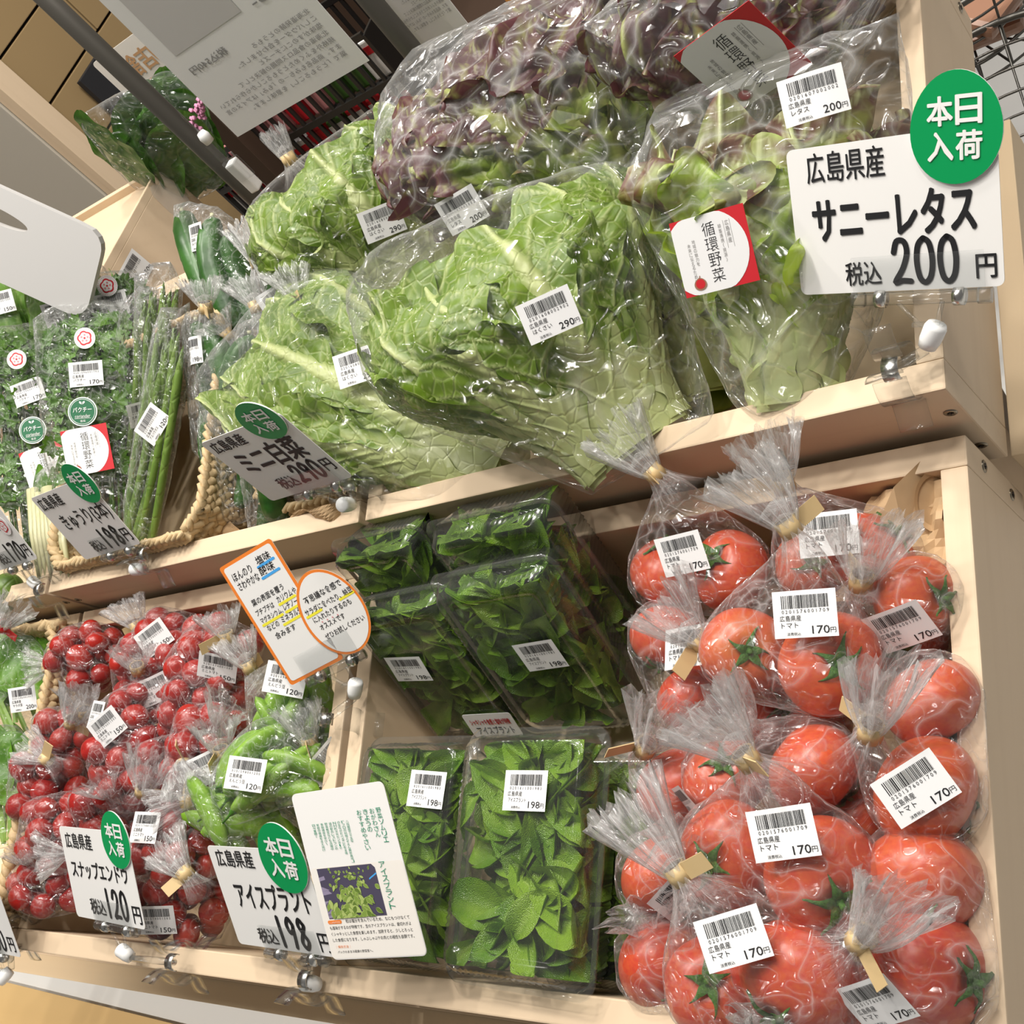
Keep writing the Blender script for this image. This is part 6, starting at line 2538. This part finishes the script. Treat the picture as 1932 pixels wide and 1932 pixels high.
for i in range(7):
    for j in range(5):
        vs.append(V((bw / 2 + .003 + .010 * math.sin(i * .6) * (j / 4), bd / 2 - .01 - .045 * i / 6, bh - .004 - .05 * j / 4 + .006 * math.sin(i * 1.7))))
g.add(vs, [(i * 5 + j, i * 5 + j + 1, i * 5 + j + 6, i * 5 + j + 5) for i in range(6) for j in range(4)], 'film_neck', True)
part('loose_tape', g.mesh('loose_tape'), t, label='curled strip of clear tape')

# ---- white plastic tray end with a hand slot
c = onw(38, 462, 1, .36)
ex = (CR * .88 + CD * .40)
ey = (-CD * .78 + CR * .10 - CF * .35)
g = Geo()
outer0 = rrect(.20, .115, .024, 6)
n = 120
inner, outer = [], []
for k in range(n):
    a_ = 2 * PI * k / n
    dx, dy = math.cos(a_), math.sin(a_)
    inner.append((-.045 + .050 * dx, .022 + .010 * dy))
    best = 1e9
    for i in range(len(outer0)):
        (x1, y1), (x2, y2) = outer0[i], outer0[(i + 1) % len(outer0)]
        ex_, ey_ = x2 - x1, y2 - y1
        den = dx * ey_ - dy * ex_
        if abs(den) < 1e-12:
            continue
        qx, qy = x1 + .045, y1 - .022
        tt = (qx * ey_ - qy * ex_) / den
        uu = (qx * dy - qy * dx) / den
        if tt > 0 and -1e-6 <= uu <= 1 + 1e-6:
            best = min(best, tt)
    outer.append((-.045 + best * dx, .022 + best * dy))
vs = [V((x, y, z)) for z in (0, -.010) for x, y in outer] + [V((x, y, z)) for z in (0, -.010) for x, y in inner]
fs = []
for k in range(n):
    j = (k + 1) % n
    fs += [(k, j, 2 * n + j, 2 * n + k), (n + j, n + k, 3 * n + k, 3 * n + j), (n + k, n + j, j, k), (2 * n + k, 2 * n + j, 3 * n + j, 3 * n + k)]
g.add(vs, fs, 'white_plastic', False)
tr_ = thing('plastic_tray', 'white plastic tray with a hand slot at the left edge', 'tray', frame(WMI @ c, ex, ey))
part('end_wall', g.mesh('end_wall'), tr_)
g = Geo()
g.box((0, -.054, -.055), (.185, .008, .100), 'white_plastic', bev=.003)
part('tray_floor', g.mesh('tray_floor'), tr_)

# ---- leafy bag behind the wooden box
a, b = WMI @ onw(330, 345, 1, .66), WMI @ onw(270, 165, 1, .66)
rnd = random.Random(9)
Lg = (b - a).length
M = frame(a, (b - a).cross(FACE), b - a)
root = thing('komatsuna_bunch', 'dark green leaves in the bag behind the wooden box', 'leafy greens', M)
P = []
for k in range(12):
    vs, fs, ve = green_leaf(Lg * rnd.uniform(.75, 1.1), .10, 800 + k, 'dark_leaf', rnd.uniform(-.2, .3), .05)
    X = T((rnd.uniform(-.06, .07), rnd.uniform(-.04, .02), -.03 + .006 * k)) @ Matrix.Rotation(rnd.uniform(-.30, .25), 4, 'Z') @ Matrix.Rotation(rnd.uniform(-.7, .7), 4, 'Y')
    vs = [X @ V(q) for q in vs]
    part('leaf', mesh_from('leaf', vs, fs, ('dark_leaf',), attrs={'vein': ve}), root)
    P += [M @ q for q in vs[::29]]
g = Geo()
for k in range(26):
    q = (M.inverted() @ (WMI @ onw(372 + rnd.uniform(-12, 14), 215 + rnd.uniform(-28, 30), 1, .60)))
    g.lathe([(0, -.004), (.004, 0), (0, .004)], 'pink_flower', 6, q)
part('flower_buds', g.mesh('flower_buds'), root, label='pinkish purple flower buds')
bag('greens_bag', 'clear bag of dark leaves behind the wooden box', 'bag', P, seed=88, m='film_big', slack=.05, nscale=14.0)

# ---- dark rack with slotted black crates in the shade behind
g = Geo()
g.box((-.70, 1.50, .45), (.76, .03, .9), 'rack_brown')
rk = thing('shelf_rack', 'dark brown shelf rack in the shade at the top', 'shelf', WMI @ T((-.70, 1.2, 0)))
part('back_panel', g.mesh('back_panel', T((.70, -1.2, 0))), rk)
for z in (.12, .56):
    part('shelf_board', bx('shelf_board', (.76, .75, .025), 'rack_brown'), rk, T((0, -.06, z)))
for x in (-.365, .365):
    part('upright', bx('upright', (.03, .75, .9), 'rack_brown'), rk, T((x, -.06, .45)))


def black_crate(c, w, h, d, rows, cols, label, seed, where):
    rnd = random.Random(seed)
    t = thing('black_crate', label, 'crate', WMI @ T(c), 'black slotted crates')
    pitch = w / cols
    for j, nm in ((0, 'front_wall'), (1, 'back_wall')):
        g = Geo()
        for k in range(cols + 1):
            g.box((-w / 2 + pitch * k, d * j, h / 2), (pitch * .30, .005, h), 'black_plastic', bev=.001)
        for r in range(rows + 1):
            g.box((0, d * j, h * r / rows), (w, .006, h * .045 + .004), 'black_plastic', bev=.001)
        part(nm, g.mesh(nm), t)
    for s in (-1, 1):
        part('side_wall', bx('side_wall', (.005, d, h), 'black_plastic'), t, T((s * w / 2, d / 2, h / 2)))
    part('base', bx('base', (w, d, .005), 'black_plastic'), t, T((0, d / 2, 0)))
    cols2 = ['pack_red', 'pack_white', 'pack_pink', 'pack_red', 'pack_pink', 'pack_green', 'pack_white']
    for r in range(rows):
        for k in range(cols // 2):
            m_ = cols2[rnd.randrange(len(cols2))]
            hh = h / rows * rnd.uniform(.70, .92)
            g = Geo()
            g.box((0, 0, hh / 2), (pitch * 1.8, .02, hh), m_, bev=.003)
            g.box((0, -.0105, hh * .75), (pitch * 1.8, .0008, hh * .2), cols2[rnd.randrange(len(cols2))])
            solo('package', g.mesh('package'), 'small coloured packet in the black crate ' + where, 'package', WMI @ T(V(c) + V((-w / 2 + pitch * (2 * k + 1), .018, h * r / rows + .005))), 'packets in the black crate ' + where)
    return t


c = onw(655, 262, 1, .80)
black_crate((c.x, .80, c.z - .03), .30, .15, .18, 2, 14, 'black slotted crate with red and white packets beside the large paper sign', 1, 'beside the large sign')
c = onw(560, 292, 1, .98)
black_crate((c.x - .06, .98, c.z - .06), .30, .13, .18, 2, 14, 'black slotted crate further back behind the taped napa bag end', 2, 'further back')
g = Geo()
g.box((0, 0, 0), (.09, .004, .05), 'pack_yellow', bev=.001)
c = onw(735, 262, 1, .47)
solo('yellow_packet', g.mesh('yellow_packet'), 'bright yellow packet sticking out behind the back napa', 'package', WMI @ frame(c, CR * .9 - CD * .4, -CD))
g = Geo()
g.box((0, 0, 0), (.5, .05, .05), 'pack_orange', bev=.002)
c = onw(945, 18, 1, .62)
c2 = onw(1190, 60, 1, .62)
t = solo('wooden_beam', g.mesh('wooden_beam'), 'orange-brown wooden post in the background above the purple lettuce', 'post', WMI @ T(c + V((.02, .05, -.2))) @ Matrix.Rotation(PI / 2, 4, 'Y'))
g = Geo()
g.box((0, 0, 0), (.05, .05, .50), 'panel_beige', bev=.002)
g.box((0, -.026, .05), (.05, .004, .03), 'metal', bev=.001)
g.box((0, 0, -.30), (.05, .05, .10), 'pack_orange', bev=.002)
solo('support_post', g.mesh('support_post'), 'grey and wooden leg between the two lettuce bags in the background', 'post', WMI @ T(c2 + V((.0, .05, -.10))))

# ---- wire baskets on the white floor at the right


def wire_basket(c, R, h, taper, label, nw=22, rings=4):
    t = thing('wire_basket', label, 'basket', WMI @ T(c), 'round wire baskets')

    def ring(r, z):
        return [(r * math.cos(2 * PI * k / 48), r * math.sin(2 * PI * k / 48), z) for k in range(49)]
    g = Geo(); g.tube(ring(R, h), .0042, 'wire_dark', 10, False)
    part('rim', g.mesh('rim'), t)
    g = Geo()
    for k in range(nw):
        a = 2 * PI * k / nw
        g.tube([(R * math.cos(a), R * math.sin(a), h), (R * taper * math.cos(a), R * taper * math.sin(a), 0), (0, 0, 0)], .0016, 'wire_dark', 6)
    for r in range(1, rings):
        f = r / rings
        g.tube(ring(R * (taper + (1 - taper) * f), h * f), .0016, 'wire_dark', 6, False)
    for f in (1.0, .66, .33):
        g.tube(ring(R * taper * f, 0), .0016, 'wire_dark', 6, False)
    part('wires', g.mesh('wires'), t)
    for k in range(3):
        a = 2 * PI * k / 3 + .4
        g = Geo()
        g.tube([(R * taper * .9 * math.cos(a), R * taper * .9 * math.sin(a), 0), (R * taper * math.cos(a), R * taper * math.sin(a), -c.z)], .0028, 'wire_dark', 8)
        part('leg', g.mesh('leg'), t)
    return t


c = onw(1905, 262, 2, .45)
wire_basket(c + V((0, 0, -.06)), .150, .10, .75, 'round wire basket standing lower at the right edge, empty', 20)
c2 = onw(1786, -35, 2, .50)
wire_basket(c2 + V((0, 0, -.08)), .125, .12, .80, 'round wire basket with brown packs at the top right', 18)
for i, (dx, dy, m_, lab) in enumerate(((.02, -.03, 'pack_brown', 'brown snack pack in the top wire basket, lower one'), (.0, .03, 'pack_pink', 'pinkish brown snack pack in the top wire basket, upper one'), (.05, -.055, 'pack_brown', 'snack pack in the top wire basket, nearest its lower rim'))):
    g = Geo()
    g.box((0, 0, 0), (.10, .06, .022), m_, bev=.008)
    solo('snack_pack', g.mesh('snack_pack'), lab, 'package', WMI @ T(c2 + V((dx, dy, -.05 + .02 * i))) @ Matrix.Rotation(.5 * i, 4, 'Z') @ Matrix.Rotation(.3, 4, 'X'))
